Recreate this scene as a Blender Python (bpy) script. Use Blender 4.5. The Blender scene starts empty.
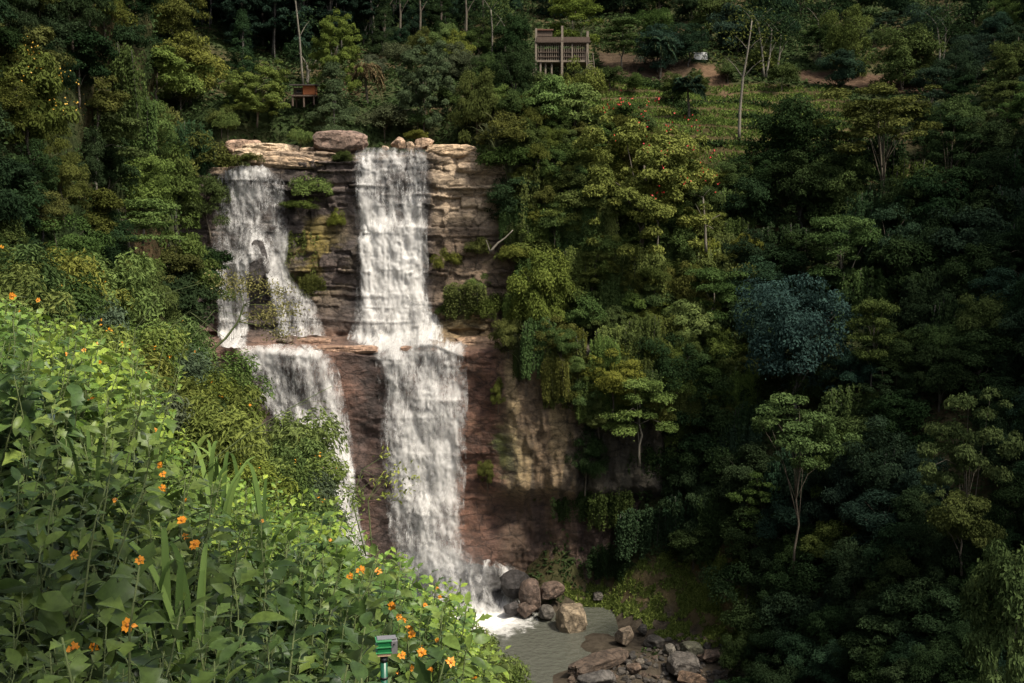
import bpy, bmesh, math, random
import numpy as np
from mathutils import Vector, Matrix
from mathutils.bvhtree import BVHTree

random.seed(7)
RNG = np.random.default_rng(7)
scene = bpy.context.scene
COL = scene.collection
R = math.radians

# ------------------------------------------------------------------ camera
W_, H_ = 1024, 683
HFOV = R(50.0)
F = (W_ / 2) / math.tan(HFOV / 2)
PITCH = R(4.76)
cam = bpy.data.cameras.new("camera")
cam.angle = HFOV
cam.clip_start = 0.1
cam.clip_end = 3000
camo = bpy.data.objects.new("camera", cam)
COL.objects.link(camo)
camo.location = (0, 0, 0)
camo.rotation_euler = (R(90) - PITCH, 0, 0)
scene.camera = camo

# ------------------------------------------------------------------ light
SUN_AZ, SUN_EL = 130.0, 54.0
world = bpy.data.worlds.new("World")
scene.world = world
world.use_nodes = True
wn = world.node_tree
bg = wn.nodes["Background"]
sky = wn.nodes.new("ShaderNodeTexSky")
sky.sky_type = 'NISHITA'
sky.sun_disc = False
sky.sun_elevation = R(SUN_EL)
sky.sun_rotation = R(SUN_AZ)
sky.dust_density = 4.0
sky.air_density = 1.0
sky.ozone_density = 0.6
shs = wn.nodes.new("ShaderNodeHueSaturation")
shs.inputs["Saturation"].default_value = 0.5        # thin bright overcast
wn.links.new(sky.outputs[0], shs.inputs["Color"])
wn.links.new(shs.outputs[0], bg.inputs[0])
bg.inputs[1].default_value = 0.12
sun = bpy.data.lights.new("sun", 'SUN')
sun.energy = 3.2
sun.angle = R(7.0)
sun.color = (1.0, 0.9, 0.74)
suno = bpy.data.objects.new("sun", sun)
COL.objects.link(suno)
sdir = Vector((math.sin(R(SUN_AZ)) * math.cos(R(SUN_EL)), math.cos(R(SUN_AZ)) * math.cos(R(SUN_EL)), math.sin(R(SUN_EL))))
suno.rotation_euler = sdir.to_track_quat('Z', 'Y').to_euler()
suno.location = sdir * 200
vs = scene.view_settings
vs.view_transform = 'Standard'
vs.look = 'None'
vs.exposure = 0.88
vs.gamma = 1.0
vs.use_curve_mapping = False
scene.cycles.max_bounces = 6
scene.cycles.diffuse_bounces = 3
scene.cycles.glossy_bounces = 2
scene.cycles.transmission_bounces = 3
scene.cycles.transparent_max_bounces = 10
scene.cycles.volume_bounces = 0
scene.cycles.use_denoising = True
scene.cycles.caustics_reflective = False
scene.cycles.caustics_refractive = False

CP, SP = math.cos(PITCH), math.sin(PITCH)

def ray(px, py):
    """direction with y component 1 of the view ray through a point of the frame"""
    u = (px - 512.0) / F
    v = (341.5 - py) / F
    d = np.array([u, CP + v * SP, -SP + v * CP])
    return d / d[1]

def P(px, py, Y):
    return ray(px, py) * Y

def proj(p):
    p = np.asarray(p, float)
    d = p[..., 1] * CP - p[..., 2] * SP
    v = p[..., 1] * SP + p[..., 2] * CP
    d = np.where(d < 0.05, 0.05, d)
    return 512 + F * p[..., 0] / d, 341.5 - F * v / d

# ------------------------------------------------------------------ noise
def _h(ix, iy, iz, s):
    n = (ix.astype(np.int64) * 374761393 + iy.astype(np.int64) * 668265263 + iz.astype(np.int64) * 2147483647 + s * 974634777) & 0xffffffff
    n = ((n ^ (n >> 13)) * 1274126177) & 0xffffffff
    n = ((n ^ (n >> 16)) * 2246822519) & 0xffffffff
    return ((n ^ (n >> 15)) & 0xffffff) / float(0xffffff)

def vnoise(x, y, z=0.0, s=0):
    x, y, z = np.broadcast_arrays(np.asarray(x, float), np.asarray(y, float), np.asarray(z, float))
    ix, iy, iz = np.floor(x), np.floor(y), np.floor(z)
    fx, fy, fz = x - ix, y - iy, z - iz
    fx, fy, fz = [t * t * (3 - 2 * t) for t in (fx, fy, fz)]
    o = 0
    for a in (0, 1):
        for b in (0, 1):
            for c in (0, 1):
                wgt = (fx if a else 1 - fx) * (fy if b else 1 - fy) * (fz if c else 1 - fz)
                o = o + wgt * _h(ix + a, iy + b, iz + c, s)
    return o * 2 - 1

def fbm(x, y, z=0.0, s=0, n=4):
    o, a, f = 0, 0.5, 1.0
    for k in range(n):
        o = o + a * vnoise(np.asarray(x) * f, np.asarray(y) * f, np.asarray(z) * f, s + k)
        a *= 0.5
        f *= 2.03
    return o

def sst(a, b, x):
    t = np.clip((np.asarray(x, float) - a) / (b - a), 0, 1)
    return t * t * (3 - 2 * t)

# ------------------------------------------------------------------ mesh helpers
def mk(name, V, polys, mats, smooth=True, tint=None, uv=None, col=None, vattr=None, midx=None):
    V = np.asarray(V, np.float32)
    if isinstance(polys, np.ndarray):
        polys = [polys]
    polys = [np.asarray(p, np.int32) for p in polys if len(p)]
    me = bpy.data.meshes.new(name)
    me.vertices.add(len(V))
    me.vertices.foreach_set("co", V.ravel())
    loops = np.concatenate([p.ravel() for p in polys])
    tot = np.concatenate([np.full(len(p), p.shape[1], np.int32) for p in polys])
    start = np.concatenate([[0], np.cumsum(tot)[:-1]]).astype(np.int32)
    me.loops.add(len(loops))
    me.loops.foreach_set("vertex_index", loops)
    me.polygons.add(len(tot))
    me.polygons.foreach_set("loop_start", start)
    me.polygons.foreach_set("loop_total", tot)
    me.polygons.foreach_set("use_smooth", np.full(len(tot), smooth, bool))
    if midx is not None:
        me.polygons.foreach_set("material_index", np.asarray(midx, np.int32))
    if tint is not None:
        at = me.attributes.new("tint", 'FLOAT', 'FACE')
        at.data.foreach_set("value", np.asarray(tint, np.float32))
    if vattr is not None:
        for k, a in vattr.items():
            at = me.attributes.new(k, 'FLOAT', 'POINT')
            at.data.foreach_set("value", np.asarray(a, np.float32))
    if col is not None:
        c4 = np.ones((len(V), 4), np.float32)
        c4[:, :3] = col
        at = me.attributes.new("Col", 'FLOAT_COLOR', 'POINT')
        at.data.foreach_set("color", c4.ravel())
    if uv is not None:
        ul = me.uv_layers.new(name="UVMap")
        ul.data.foreach_set("uv", np.asarray(uv, np.float32)[loops].ravel())
    if not isinstance(mats, (list, tuple)):
        mats = [mats]
    for m in mats:
        me.materials.append(m)
    me.update(calc_edges=True)
    me.validate()
    return me

def obj(name, me, parent=None, loc=(0, 0, 0), rz=0.0, scale=(1, 1, 1), color=None):
    o = bpy.data.objects.new(name, me)
    COL.objects.link(o)
    if parent is not None:
        o.parent = parent
    o.location = loc
    o.rotation_euler = (0, 0, rz)
    o.scale = scale
    if color is not None:
        o.color = (*color, 1)
    return o

def empty(name, loc=(0, 0, 0), rz=0.0):
    o = bpy.data.objects.new(name, None)
    COL.objects.link(o)
    o.location = loc
    o.rotation_euler = (0, 0, rz)
    o.empty_display_size = 0.3
    return o

def tag(o, label, cat, group=None, kind=None):
    if label:
        o["label"] = label
    if cat:
        o["category"] = cat
    if group:
        o["group"] = group
    if kind:
        o["kind"] = kind
    return o

def struct(name, me):
    o = obj(name, me)
    o["kind"] = "structure"
    return o

def grid_faces(nr, nc):
    i = np.arange(nr - 1)[:, None] * nc + np.arange(nc - 1)[None, :]
    i = i.ravel()
    return np.stack([i, i + 1, i + nc + 1, i + nc], 1)

class MB:
    """collects shapes for one mesh"""
    def __init__(self):
        self.v, self.q, self.t, self.n = [], [], [], 0

    def add(self, V, Q=None, T=None):
        self.v.append(np.asarray(V, float))
        if Q is not None and len(Q):
            self.q.append(np.asarray(Q, int) + self.n)
        if T is not None and len(T):
            self.t.append(np.asarray(T, int) + self.n)
        self.n += len(V)

    def tube(self, pts, rad, sides=7, cap=True):
        pts = np.asarray(pts, float)
        n = len(pts)
        rad = np.broadcast_to(np.asarray(rad, float), (n,))
        tg = np.gradient(pts, axis=0)
        tg /= np.linalg.norm(tg, axis=1)[:, None] + 1e-9
        up = np.array([0, 0, 1.0]) if abs(tg[0, 2]) < 0.9 else np.array([1.0, 0, 0])
        V = []
        for k in range(n):
            a = np.cross(tg[k], up)
            a /= np.linalg.norm(a) + 1e-9
            b = np.cross(a, tg[k])
            up = np.cross(a, tg[k]) if False else up
            th = np.arange(sides) * 2 * math.pi / sides
            V.append(pts[k] + rad[k] * (np.cos(th)[:, None] * a + np.sin(th)[:, None] * b))
        V = np.concatenate(V)
        Q = []
        for k in range(n - 1):
            for s in range(sides):
                s2 = (s + 1) % sides
                Q.append((k * sides + s, k * sides + s2, (k + 1) * sides + s2, (k + 1) * sides + s))
        T = []
        if cap:
            c0, c1 = len(V), len(V) + 1
            V = np.vstack([V, pts[0], pts[-1]])
            for s in range(sides):
                s2 = (s + 1) % sides
                T.append((c0, s2, s))
                T.append((c1, (n - 1) * sides + s, (n - 1) * sides + s2))
        self.add(V, Q, T)

    def box(self, c, s, rz=0.0, tilt=0.0):
        x, y, z = np.asarray(s, float) / 2
        V = np.array([(-x, -y, -z), (x, -y, -z), (x, y, -z), (-x, y, -z), (-x, -y, z), (x, -y, z), (x, y, z), (-x, y, z)])
        if tilt:
            ct, st = math.cos(tilt), math.sin(tilt)
            V = V @ np.array([[1, 0, 0], [0, ct, st], [0, -st, ct]])
        ca, sa = math.cos(rz), math.sin(rz)
        V = V @ np.array([[ca, sa, 0], [-sa, ca, 0], [0, 0, 1]]) + np.asarray(c, float)
        self.add(V, [(0, 3, 2, 1), (4, 5, 6, 7), (0, 1, 5, 4), (1, 2, 6, 5), (2, 3, 7, 6), (3, 0, 4, 7)])

    def mesh(self, name, mat, smooth=True, **kw):
        V = np.concatenate(self.v)
        pl = []
        if self.q:
            pl.append(np.concatenate(self.q))
        if self.t:
            pl.append(np.concatenate(self.t))
        return mk(name, V, pl, mat, smooth, **kw)

# ------------------------------------------------------------------ materials
def new_mat(name):
    m = bpy.data.materials.new(name)
    m.use_nodes = True
    nt = m.node_tree
    for n in list(nt.nodes):
        nt.nodes.remove(n)
    out = nt.nodes.new("ShaderNodeOutputMaterial")
    return m, nt, out

def N(nt, typ, **inp):
    n = nt.nodes.new(typ)
    for k, v in inp.items():
        if k.startswith("_"):
            setattr(n, k[1:], v)
        else:
            key = int(k[1:]) if k[0] == "i" and k[1:].isdigit() else k
            s = n.inputs[key]
            if hasattr(v, "is_linked"):
                nt.links.new(v, s)
            else:
                s.default_value = v
    return n

def math_(nt, op, a, b=None, c=None):
    n = nt.nodes.new("ShaderNodeMath")
    n.operation = op
    for i, v in enumerate((a, b, c)):
        if v is None:
            continue
        if hasattr(v, "is_linked"):
            nt.links.new(v, n.inputs[i])
        else:
            n.inputs[i].default_value = v
    return n.outputs[0]

def mixc(nt, f, a, b, blend='MIX'):
    n = nt.nodes.new("ShaderNodeMix")
    n.data_type = 'RGBA'
    n.blend_type = blend
    for i, v in ((0, f), (6, a), (7, b)):
        if hasattr(v, "is_linked"):
            nt.links.new(v, n.inputs[i])
        else:
            n.inputs[i].default_value = v if i == 0 else ((*v, 1) if len(v) == 3 else v)
    return n.outputs[2]

def leaf_material(name, trans=0.25, gloss=0.0, fixed=None):
    m, nt, out = new_mat(name)
    if fixed is None:
        base = N(nt, "ShaderNodeObjectInfo").outputs["Color"]
    else:
        rgb = nt.nodes.new("ShaderNodeRGB")
        rgb.outputs[0].default_value = (*fixed, 1)
        base = rgb.outputs[0]
    at = nt.nodes.new("ShaderNodeAttribute")
    at.attribute_name = "tint"
    t = at.outputs["Fac"]
    hsv = N(nt, "ShaderNodeHueSaturation")
    nt.links.new(base, hsv.inputs["Color"])
    # tint in 0..1: older leaves darker and bluer, young ones lighter and yellower
    nt.links.new(math_(nt, 'MULTIPLY_ADD', t, -0.03, 0.52), hsv.inputs["Hue"])
    nt.links.new(math_(nt, 'MULTIPLY_ADD', t, 1.25, 0.42), hsv.inputs["Value"])
    c = hsv.outputs[0]
    if gloss:
        tc = N(nt, "ShaderNodeTexCoord")
        n1 = N(nt, "ShaderNodeTexNoise", Scale=28.0, Detail=5.0, Roughness=0.7)
        nt.links.new(tc.outputs["Object"], n1.inputs["Vector"])
        blot = N(nt, "ShaderNodeMapRange", i1=0.35, i2=0.7, i3=0.7, i4=1.3)
        nt.links.new(n1.outputs[0], blot.inputs[0])
        c = mixc(nt, 1.0, c, blot.outputs[0], 'MULTIPLY')
    d = N(nt, "ShaderNodeBsdfDiffuse", Color=c)
    tr = N(nt, "ShaderNodeBsdfTranslucent", Color=mixc(nt, 0.5, c, (0.14, 0.2, 0.03), 'MIX') if fixed is None and trans > 0.3 else c)
    mx = N(nt, "ShaderNodeMixShader", i0=trans, i1=d.outputs[0], i2=tr.outputs[0])
    sh = mx.outputs[0]
    if gloss:
        bpn = N(nt, "ShaderNodeBump", Strength=0.35, Distance=0.004)
        nt.links.new(n1.outputs[0], bpn.inputs["Height"])
        nt.links.new(bpn.outputs[0], d.inputs["Normal"])
        g = N(nt, "ShaderNodeBsdfGlossy", Roughness=0.4)
        nt.links.new(bpn.outputs[0], g.inputs["Normal"])
        g.inputs["Color"].default_value = (0.9, 0.95, 1.0, 1)
        fr = N(nt, "ShaderNodeFresnel", IOR=1.4)
        sh = N(nt, "ShaderNodeMixShader", i0=math_(nt, 'MULTIPLY', fr.outputs[0], gloss), i1=sh, i2=g.outputs[0]).outputs[0]
    nt.links.new(sh, out.inputs[0])
    return m

M_LEAF = leaf_material("leaf_far", 0.22)
M_LEAFN = leaf_material("leaf_near", 0.3, 0.4)

def bark_material(name, c1, c2):
    m, nt, out = new_mat(name)
    tc = N(nt, "ShaderNodeTexCoord")
    mp = N(nt, "ShaderNodeMapping", Scale=(6, 6, 1.2))
    nt.links.new(tc.outputs["Object"], mp.inputs[0])
    no = N(nt, "ShaderNodeTexNoise", Scale=1.5, Detail=5.0)
    nt.links.new(mp.outputs[0], no.inputs["Vector"])
    c = mixc(nt, no.outputs[0], c1, c2)
    d = N(nt, "ShaderNodeBsdfPrincipled", Roughness=0.9)
    nt.links.new(c, d.inputs["Base Color"])
    b = N(nt, "ShaderNodeBump", Strength=0.6, Distance=0.05)
    nt.links.new(no.outputs[0], b.inputs["Height"])
    nt.links.new(b.outputs[0], d.inputs["Normal"])
    nt.links.new(d.outputs[0], out.inputs[0])
    return m

M_BARK = bark_material("bark_brown", (0.05, 0.04, 0.03), (0.13, 0.11, 0.08))
M_BARKP = bark_material("bark_pale", (0.09, 0.078, 0.06), (0.22, 0.2, 0.16))
M_BARKD = bark_material("bark_dark", (0.03, 0.028, 0.026), (0.08, 0.072, 0.062))
M_STEM = bark_material("green_stem", (0.05, 0.075, 0.02), (0.1, 0.12, 0.04))
M_WOOD = bark_material("weathered_wood", (0.1, 0.08, 0.06), (0.24, 0.2, 0.155))
M_WOODR = bark_material("brown_board", (0.05, 0.035, 0.026), (0.11, 0.078, 0.058))

def plain(name, c, rough=0.6, metal=0.0, var=0.25, scale=8.0):
    m, nt, out = new_mat(name)
    tc = N(nt, "ShaderNodeTexCoord")
    no = N(nt, "ShaderNodeTexNoise", Scale=scale, Detail=4.0)
    nt.links.new(tc.outputs["Object"], no.inputs["Vector"])
    c2 = tuple(x * (1 - var) for x in c)
    d = N(nt, "ShaderNodeBsdfPrincipled", Roughness=rough, Metallic=metal)
    nt.links.new(mixc(nt, no.outputs[0], c2, c), d.inputs["Base Color"])
    nt.links.new(d.outputs[0], out.inputs[0])
    return m

def rock_material(name, use_col=True, base=(0.2, 0.15, 0.11), wet=0.0, strata=True):
    m, nt, out = new_mat(name)
    tc = N(nt, "ShaderNodeTexCoord")
    if use_col:
        at = nt.nodes.new("ShaderNodeAttribute")
        at.attribute_name = "Col"
        c0 = at.outputs["Color"]
    else:
        c0 = N(nt, "ShaderNodeObjectInfo").outputs["Color"]
    mp = N(nt, "ShaderNodeMapping", Scale=(0.7, 0.7, 1.8) if strata else (1, 1, 1))
    nt.links.new(tc.outputs["Object"], mp.inputs[0])
    n1 = N(nt, "ShaderNodeTexNoise", Scale=1.0, Detail=8.0, Roughness=0.65)
    nt.links.new(mp.outputs[0], n1.inputs["Vector"])
    n2 = N(nt, "ShaderNodeTexNoise", Scale=2.2, Detail=7.0, Roughness=0.7)
    nt.links.new(tc.outputs["Object"], n2.inputs["Vector"])
    r1 = N(nt, "ShaderNodeMapRange", i1=0.3, i2=0.7, i3=0.45, i4=1.5)
    nt.links.new(n1.outputs[0], r1.inputs[0])
    r2 = N(nt, "ShaderNodeMapRange", i1=0.3, i2=0.7, i3=0.55, i4=1.4)
    nt.links.new(n2.outputs[0], r2.inputs[0])
    k = math_(nt, 'MULTIPLY', r1.outputs[0], r2.outputs[0])
    mpc = N(nt, "ShaderNodeMapping", Scale=(0.32, 0.32, 0.6) if strata else (0.9, 0.9, 0.9), Rotation=(0.0, 0.25, 0.0))
    wv = N(nt, "ShaderNodeVectorMath", _operation='MULTIPLY_ADD')
    nt.links.new(n2.outputs["Color"], wv.inputs[0])
    wv.inputs[1].default_value = (0.9, 0.9, 0.9)
    nt.links.new(tc.outputs["Object"], wv.inputs[2])
    nt.links.new(wv.outputs[0], mpc.inputs[0])
    vo = N(nt, "ShaderNodeTexVoronoi", Scale=1.0, _feature='DISTANCE_TO_EDGE')
    nt.links.new(mpc.outputs[0], vo.inputs["Vector"])
    ck = N(nt, "ShaderNodeMapRange", i1=0.0, i2=0.045, i3=0.0, i4=1.0)
    nt.links.new(vo.outputs["Distance"], ck.inputs[0])
    k = math_(nt, 'MULTIPLY', k, math_(nt, 'MULTIPLY_ADD', ck.outputs[0], 0.5, 0.5))
    n3 = N(nt, "ShaderNodeTexNoise", Scale=7.0, Detail=6.0, Roughness=0.7)
    nt.links.new(tc.outputs["Object"], n3.inputs["Vector"])
    hs = N(nt, "ShaderNodeHueSaturation", Saturation=1.0)
    nt.links.new(c0, hs.inputs["Color"])
    nt.links.new(k, hs.inputs["Value"])
    d = N(nt, "ShaderNodeBsdfPrincipled", Roughness=0.75 - 0.3 * wet)
    nt.links.new(hs.outputs[0], d.inputs["Base Color"])
    b = N(nt, "ShaderNodeBump", Strength=0.75, Distance=0.3)
    hh = math_(nt, 'ADD', math_(nt, 'ADD', n1.outputs[0], n2.outputs[0]), math_(nt, 'MULTIPLY_ADD', ck.outputs[0], 0.35, math_(nt, 'MULTIPLY', n3.outputs[0], 0.35)))
    nt.links.new(hh, b.inputs["Height"])
    nt.links.new(b.outputs[0], d.inputs["Normal"])
    nt.links.new(d.outputs[0], out.inputs[0])
    return m

M_CLIFF = rock_material("cliff_rock")
M_ROCK = rock_material("boulder_rock", use_col=False, strata=False)

def ground_material():
    m, nt, out = new_mat("earth_and_grass")
    tc = N(nt, "ShaderNodeTexCoord")
    at = nt.nodes.new("ShaderNodeAttribute")
    at.attribute_name = "Col"
    n2 = N(nt, "ShaderNodeTexNoise", Scale=0.9, Detail=8.0, Roughness=0.7)
    nt.links.new(tc.outputs["Object"], n2.inputs["Vector"])
    r2 = N(nt, "ShaderNodeMapRange", i1=0.3, i2=0.7, i3=0.5, i4=1.5)
    nt.links.new(n2.outputs[0], r2.inputs[0])
    hs = N(nt, "ShaderNodeHueSaturation")
    nt.links.new(at.outputs["Color"], hs.inputs["Color"])
    nt.links.new(r2.outputs[0], hs.inputs["Value"])
    d = N(nt, "ShaderNodeBsdfDiffuse")
    nt.links.new(hs.outputs[0], d.inputs["Color"])
    b = N(nt, "ShaderNodeBump", Strength=0.8, Distance=0.4)
    nt.links.new(n2.outputs[0], b.inputs["Height"])
    nt.links.new(b.outputs[0], d.inputs["Normal"])
    nt.links.new(d.outputs[0], out.inputs[0])
    return m

M_GROUND = ground_material()

def water_material():
    m, nt, out = new_mat("falling_water")
    uv = N(nt, "ShaderNodeUVMap")
    cov = nt.nodes.new("ShaderNodeAttribute")
    cov.attribute_name = "cov"
    def streak(sx, sy, det, off):
        mp = N(nt, "ShaderNodeMapping", Scale=(sx, sy, 1), Location=(off, off * 0.7, 0))
        nt.links.new(uv.outputs[0], mp.inputs[0])
        n = N(nt, "ShaderNodeTexNoise", Scale=1.0, Detail=det, Roughness=0.62, Distortion=0.8)
        nt.links.new(mp.outputs[0], n.inputs["Vector"])
        return n.outputs[0]
    a = streak(1.0, 0.34, 4.0, 3.0)
    b = streak(3.4, 0.6, 5.0, 11.0)
    c = streak(5.0, 3.2, 5.0, 23.0)
    s = math_(nt, 'ADD', math_(nt, 'MULTIPLY', a, 0.5), math_(nt, 'MULTIPLY', b, 0.5))
    s = math_(nt, 'ADD', s, math_(nt, 'MULTIPLY', c, 0.4))            # about 0.7 in the mean
    v = math_(nt, 'ADD', s, math_(nt, 'MULTIPLY_ADD', cov.outputs["Fac"], 0.62, 0.17))
    rg = N(nt, "ShaderNodeMapRange", i1=0.86, i2=1.3, i3=0.0, i4=1.0)
    rg.interpolation_type = 'SMOOTHSTEP'
    nt.links.new(v, rg.inputs[0])
    colr = N(nt, "ShaderNodeMapRange", i1=0.85, i2=1.3, i3=0.0, i4=1.0)
    nt.links.new(v, colr.inputs[0])
    cc = mixc(nt, colr.outputs[0], (0.56, 0.57, 0.58), (0.8, 0.79, 0.77))
    d = N(nt, "ShaderNodeBsdfDiffuse", Color=cc)
    bp = N(nt, "ShaderNodeBump", Strength=0.7, Distance=0.4)
    nt.links.new(s, bp.inputs["Height"])
    nt.links.new(bp.outputs[0], d.inputs["Normal"])
    tl = N(nt, "ShaderNodeBsdfTranslucent", Color=cc)
    mx = N(nt, "ShaderNodeMixShader", i0=0.3, i1=d.outputs[0], i2=tl.outputs[0])
    tr = N(nt, "ShaderNodeBsdfTransparent")
    fin = N(nt, "ShaderNodeMixShader", i0=rg.outputs[0], i1=tr.outputs[0], i2=mx.outputs[0])
    nt.links.new(fin.outputs[0], out.inputs[0])
    return m

M_WATER = water_material()

def spray_material():
    m, nt, out = new_mat("water_spray")
    uv = N(nt, "ShaderNodeUVMap")
    cov = nt.nodes.new("ShaderNodeAttribute")
    cov.attribute_name = "cov"
    mp = N(nt, "ShaderNodeMapping", Scale=(0.85, 0.5, 1))
    nt.links.new(uv.outputs[0], mp.inputs[0])
    n = N(nt, "ShaderNodeTexNoise", Scale=1.0, Detail=9.0, Roughness=0.68, Distortion=0.6)
    nt.links.new(mp.outputs[0], n.inputs["Vector"])
    v = math_(nt, 'MULTIPLY_ADD', cov.outputs["Fac"], 0.45, n.outputs[0])
    rg = N(nt, "ShaderNodeMapRange", i1=0.44, i2=0.92, i3=0.0, i4=0.88)
    rg.interpolation_type = 'SMOOTHSTEP'
    nt.links.new(v, rg.inputs[0])
    d = N(nt, "ShaderNodeBsdfDiffuse")
    d.inputs[0].default_value = (0.76, 0.755, 0.745, 1)
    tl = N(nt, "ShaderNodeBsdfTranslucent")
    tl.inputs[0].default_value = (0.76, 0.755, 0.745, 1)
    mx = N(nt, "ShaderNodeMixShader", i0=0.35, i1=d.outputs[0], i2=tl.outputs[0])
    tr = N(nt, "ShaderNodeBsdfTransparent")
    fin = N(nt, "ShaderNodeMixShader", i0=rg.outputs[0], i1=tr.outputs[0], i2=mx.outputs[0])
    nt.links.new(fin.outputs[0], out.inputs[0])
    return m

M_SPRAY = spray_material()

# ------------------------------------------------------------------ terrain: one height field for gorge floor, right-hand slope and the hill above
CTRL = [  # (px, py, distance)
    (120, 140, 150), (230, 143, 146), (330, 143, 148), (480, 143, 146), (560, 150, 143), (640, 180, 144),
    (600, 235, 140), (600, 340, 135.5), (600, 560, 131), (520, 330, 137.5), (500, 560, 136), (450, 580, 137), (360, 580, 139), (260, 580, 140),
    (520, 200, 141),
    (720, 150, 151), (720, 250, 141), (720, 400, 131), (720, 555, 121),
    (850, 150, 155), (850, 250, 138), (850, 400, 119), (850, 560, 104), (850, 683, 90),
    (1024, 150, 150), (1024, 250, 128), (1024, 400, 106), (1024, 560, 86), (1024, 683, 72),
    (1150, 600, 66), (1150, 400, 92), (1150, 200, 125),
    (250, 85, 172), (350, 85, 176), (450, 80, 176), (562, 76, 178), (700, 62, 188), (850, 72, 190), (1024, 60, 186),
    (250, 10, 250), (400, 10, 245), (560, 5, 248), (750, 0, 246), (900, 0, 240), (1024, -10, 232),
    (250, -90, 330), (512, -100, 335), (800, -100, 335), (1024, -110, 320), (1300, -60, 240), (0, -60, 280), (0, 60, 200),
    (588, 632, 121.5), (556, 604, 127.0), (560, 582, 129), (700, 640, 115), (700, 590, 123), (640, 575, 127),
    (760, 683, 103), (760, 600, 113),
    (1200, 150, 130),
    (250, 115, 158), (345, 115, 160), (450, 112, 160), (562, 112, 160), (640, 120, 165), (770, 115, 168), (300, 50, 205), (450, 48, 205), (562, 45, 205), (700, 30, 215), (850, 35, 215), (950, 110, 165),
]
TP = np.array([P(*c) for c in CTRL])
EXTRA = np.array([(-30, 122, -45.5), (-18, 120, -45.5), (-8, 117, -45.5), (-4, 124, -45.2), (-30, 108, -44.5), (-12, 108, -44.6), (0, 113, -44.6), (2.5, 118, -44.4), (3.2, 122, -44.0), (1, 125.5, -44), (-2, 128, -44.2), (3.5, 114, -44), (3.0, 112, -44), (-20, 90, -44), (0, 90, -43.5), (20, 85, -40), (0, 60, -43), (20, 60, -38), (0, 40, -42), (30, 40, -36),
                  (-40, 60, -43), (-45, 100, -44), (95, 100, 85), (95, 60, 90), (95, 20, 90), (98, 135, 60), (125, 100, 110), (125, 40, 115), (60, 40, -2), (62, 70, 2), (105, 170, 50), (-60, 140, 15), (-80, 190, 42)], float)  # high right-hand points: unseen ridge added to shade the right slope
SHORE = []
for a, b, zz in ((566, 683, -42.0), (572, 674, -42.2), (590, 666, -42.2), (608, 657, -42.2), (625, 650, -42.1), (604, 644, -42.2), (592, 634, -42.2), (600, 683, -41.8), (625, 672, -41.7), (610, 668, -42.0), (650, 655, -41.4)):
    dr = ray(a, b)
    SHORE.append(dr * (zz / dr[2]))
TP = np.vstack([TP, EXTRA, np.array(SHORE)])

def rbf_fit(p, z, smooth=0.02, lin=False):
    n = len(p)
    sc = 40.0
    kern = (lambda d: np.sqrt(d * d + 0.003) * -1.0) if lin else (lambda d: np.where(d > 0, d * d * np.log(d + 1e-9), 0))
    d = np.linalg.norm(p[:, None] - p[None], axis=2) / sc
    K = kern(d) + np.eye(n) * smooth * (0.1 if lin else 1)
    A = np.hstack([np.ones((n, 1)), p / sc])
    M = np.vstack([np.hstack([K, A]), np.hstack([A.T, np.zeros((3, 3))])])
    w = np.linalg.solve(M, np.concatenate([z, np.zeros(3)]))
    def f(q):
        out = np.empty(len(q))
        for i in range(0, len(q), 20000):
            b = q[i:i + 20000]
            d = np.linalg.norm(b[:, None] - p[None], axis=2) / sc
            K = kern(d)
            out[i:i + 20000] = K @ w[:n] + np.hstack([np.ones((len(b), 1)), b / sc]) @ w[n:]
        return out
    return f

def in_poly(px, py, poly):
    inside = np.zeros(np.shape(px), bool)
    n = len(poly)
    for i in range(n):
        x0, y0 = poly[i]
        x1, y1 = poly[(i + 1) % n]
        c = ((y0 > py) != (y1 > py)) & (px < (x1 - x0) * (py - y0) / (y1 - y0 + 1e-9) + x0)
        inside ^= c
    return inside

TEA = [(640, 105), (692, 92), (742, 82), (845, 92), (862, 152), (700, 178), (640, 130)]
TEA2 = [(592, 78), (660, 88), (692, 95), (700, 130), (610, 122), (585, 112)]
PATH = [(690, 62), (722, 66), (735, 92), (742, 108), (732, 108), (716, 90), (700, 76)]
SCREE = [(598, 52), (650, 56), (700, 62), (680, 82), (600, 78)]
SCREE2 = [(795, 70), (952, 78), (955, 95), (880, 92), (800, 82)]
GREEN = [(560, 592), (585, 583), (620, 570), (690, 552), (760, 562), (790, 600), (770, 650), (700, 645), (660, 640), (640, 622), (575, 600)]

xs = np.linspace(-130, 190, 321)
ys = np.linspace(36, 420, 385)
GX, GY = np.meshgrid(xs, ys)
fT = rbf_fit(TP[:, :2], TP[:, 2], lin=True)
GZ = fT(np.stack([GX.ravel(), GY.ravel()], 1)).reshape(GX.shape)
GZ = np.clip(GZ, -47, 140)
GZ += (fbm(GX * 0.09, GY * 0.09, 0, 3, 4) * 2.2) * sst(-43, -36, GZ) + fbm(GX * 0.4, GY * 0.4, 0, 5, 3) * 0.5
TV = np.stack([GX.ravel(), GY.ravel(), GZ.ravel()], 1)
tpx, tpy = proj(TV)
nz = fbm(TV[:, 0] * 0.12, TV[:, 1] * 0.12, TV[:, 2] * 0.12, 9, 4)
tc_ = np.empty((len(TV), 3))
soil = np.array([0.075, 0.05, 0.03])
leafy = np.array([0.03, 0.045, 0.018])
tc_[:] = leafy + (soil - leafy) * np.clip(0.35 + nz, 0, 1)[:, None]
far = TV[:, 1] > 130
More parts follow.
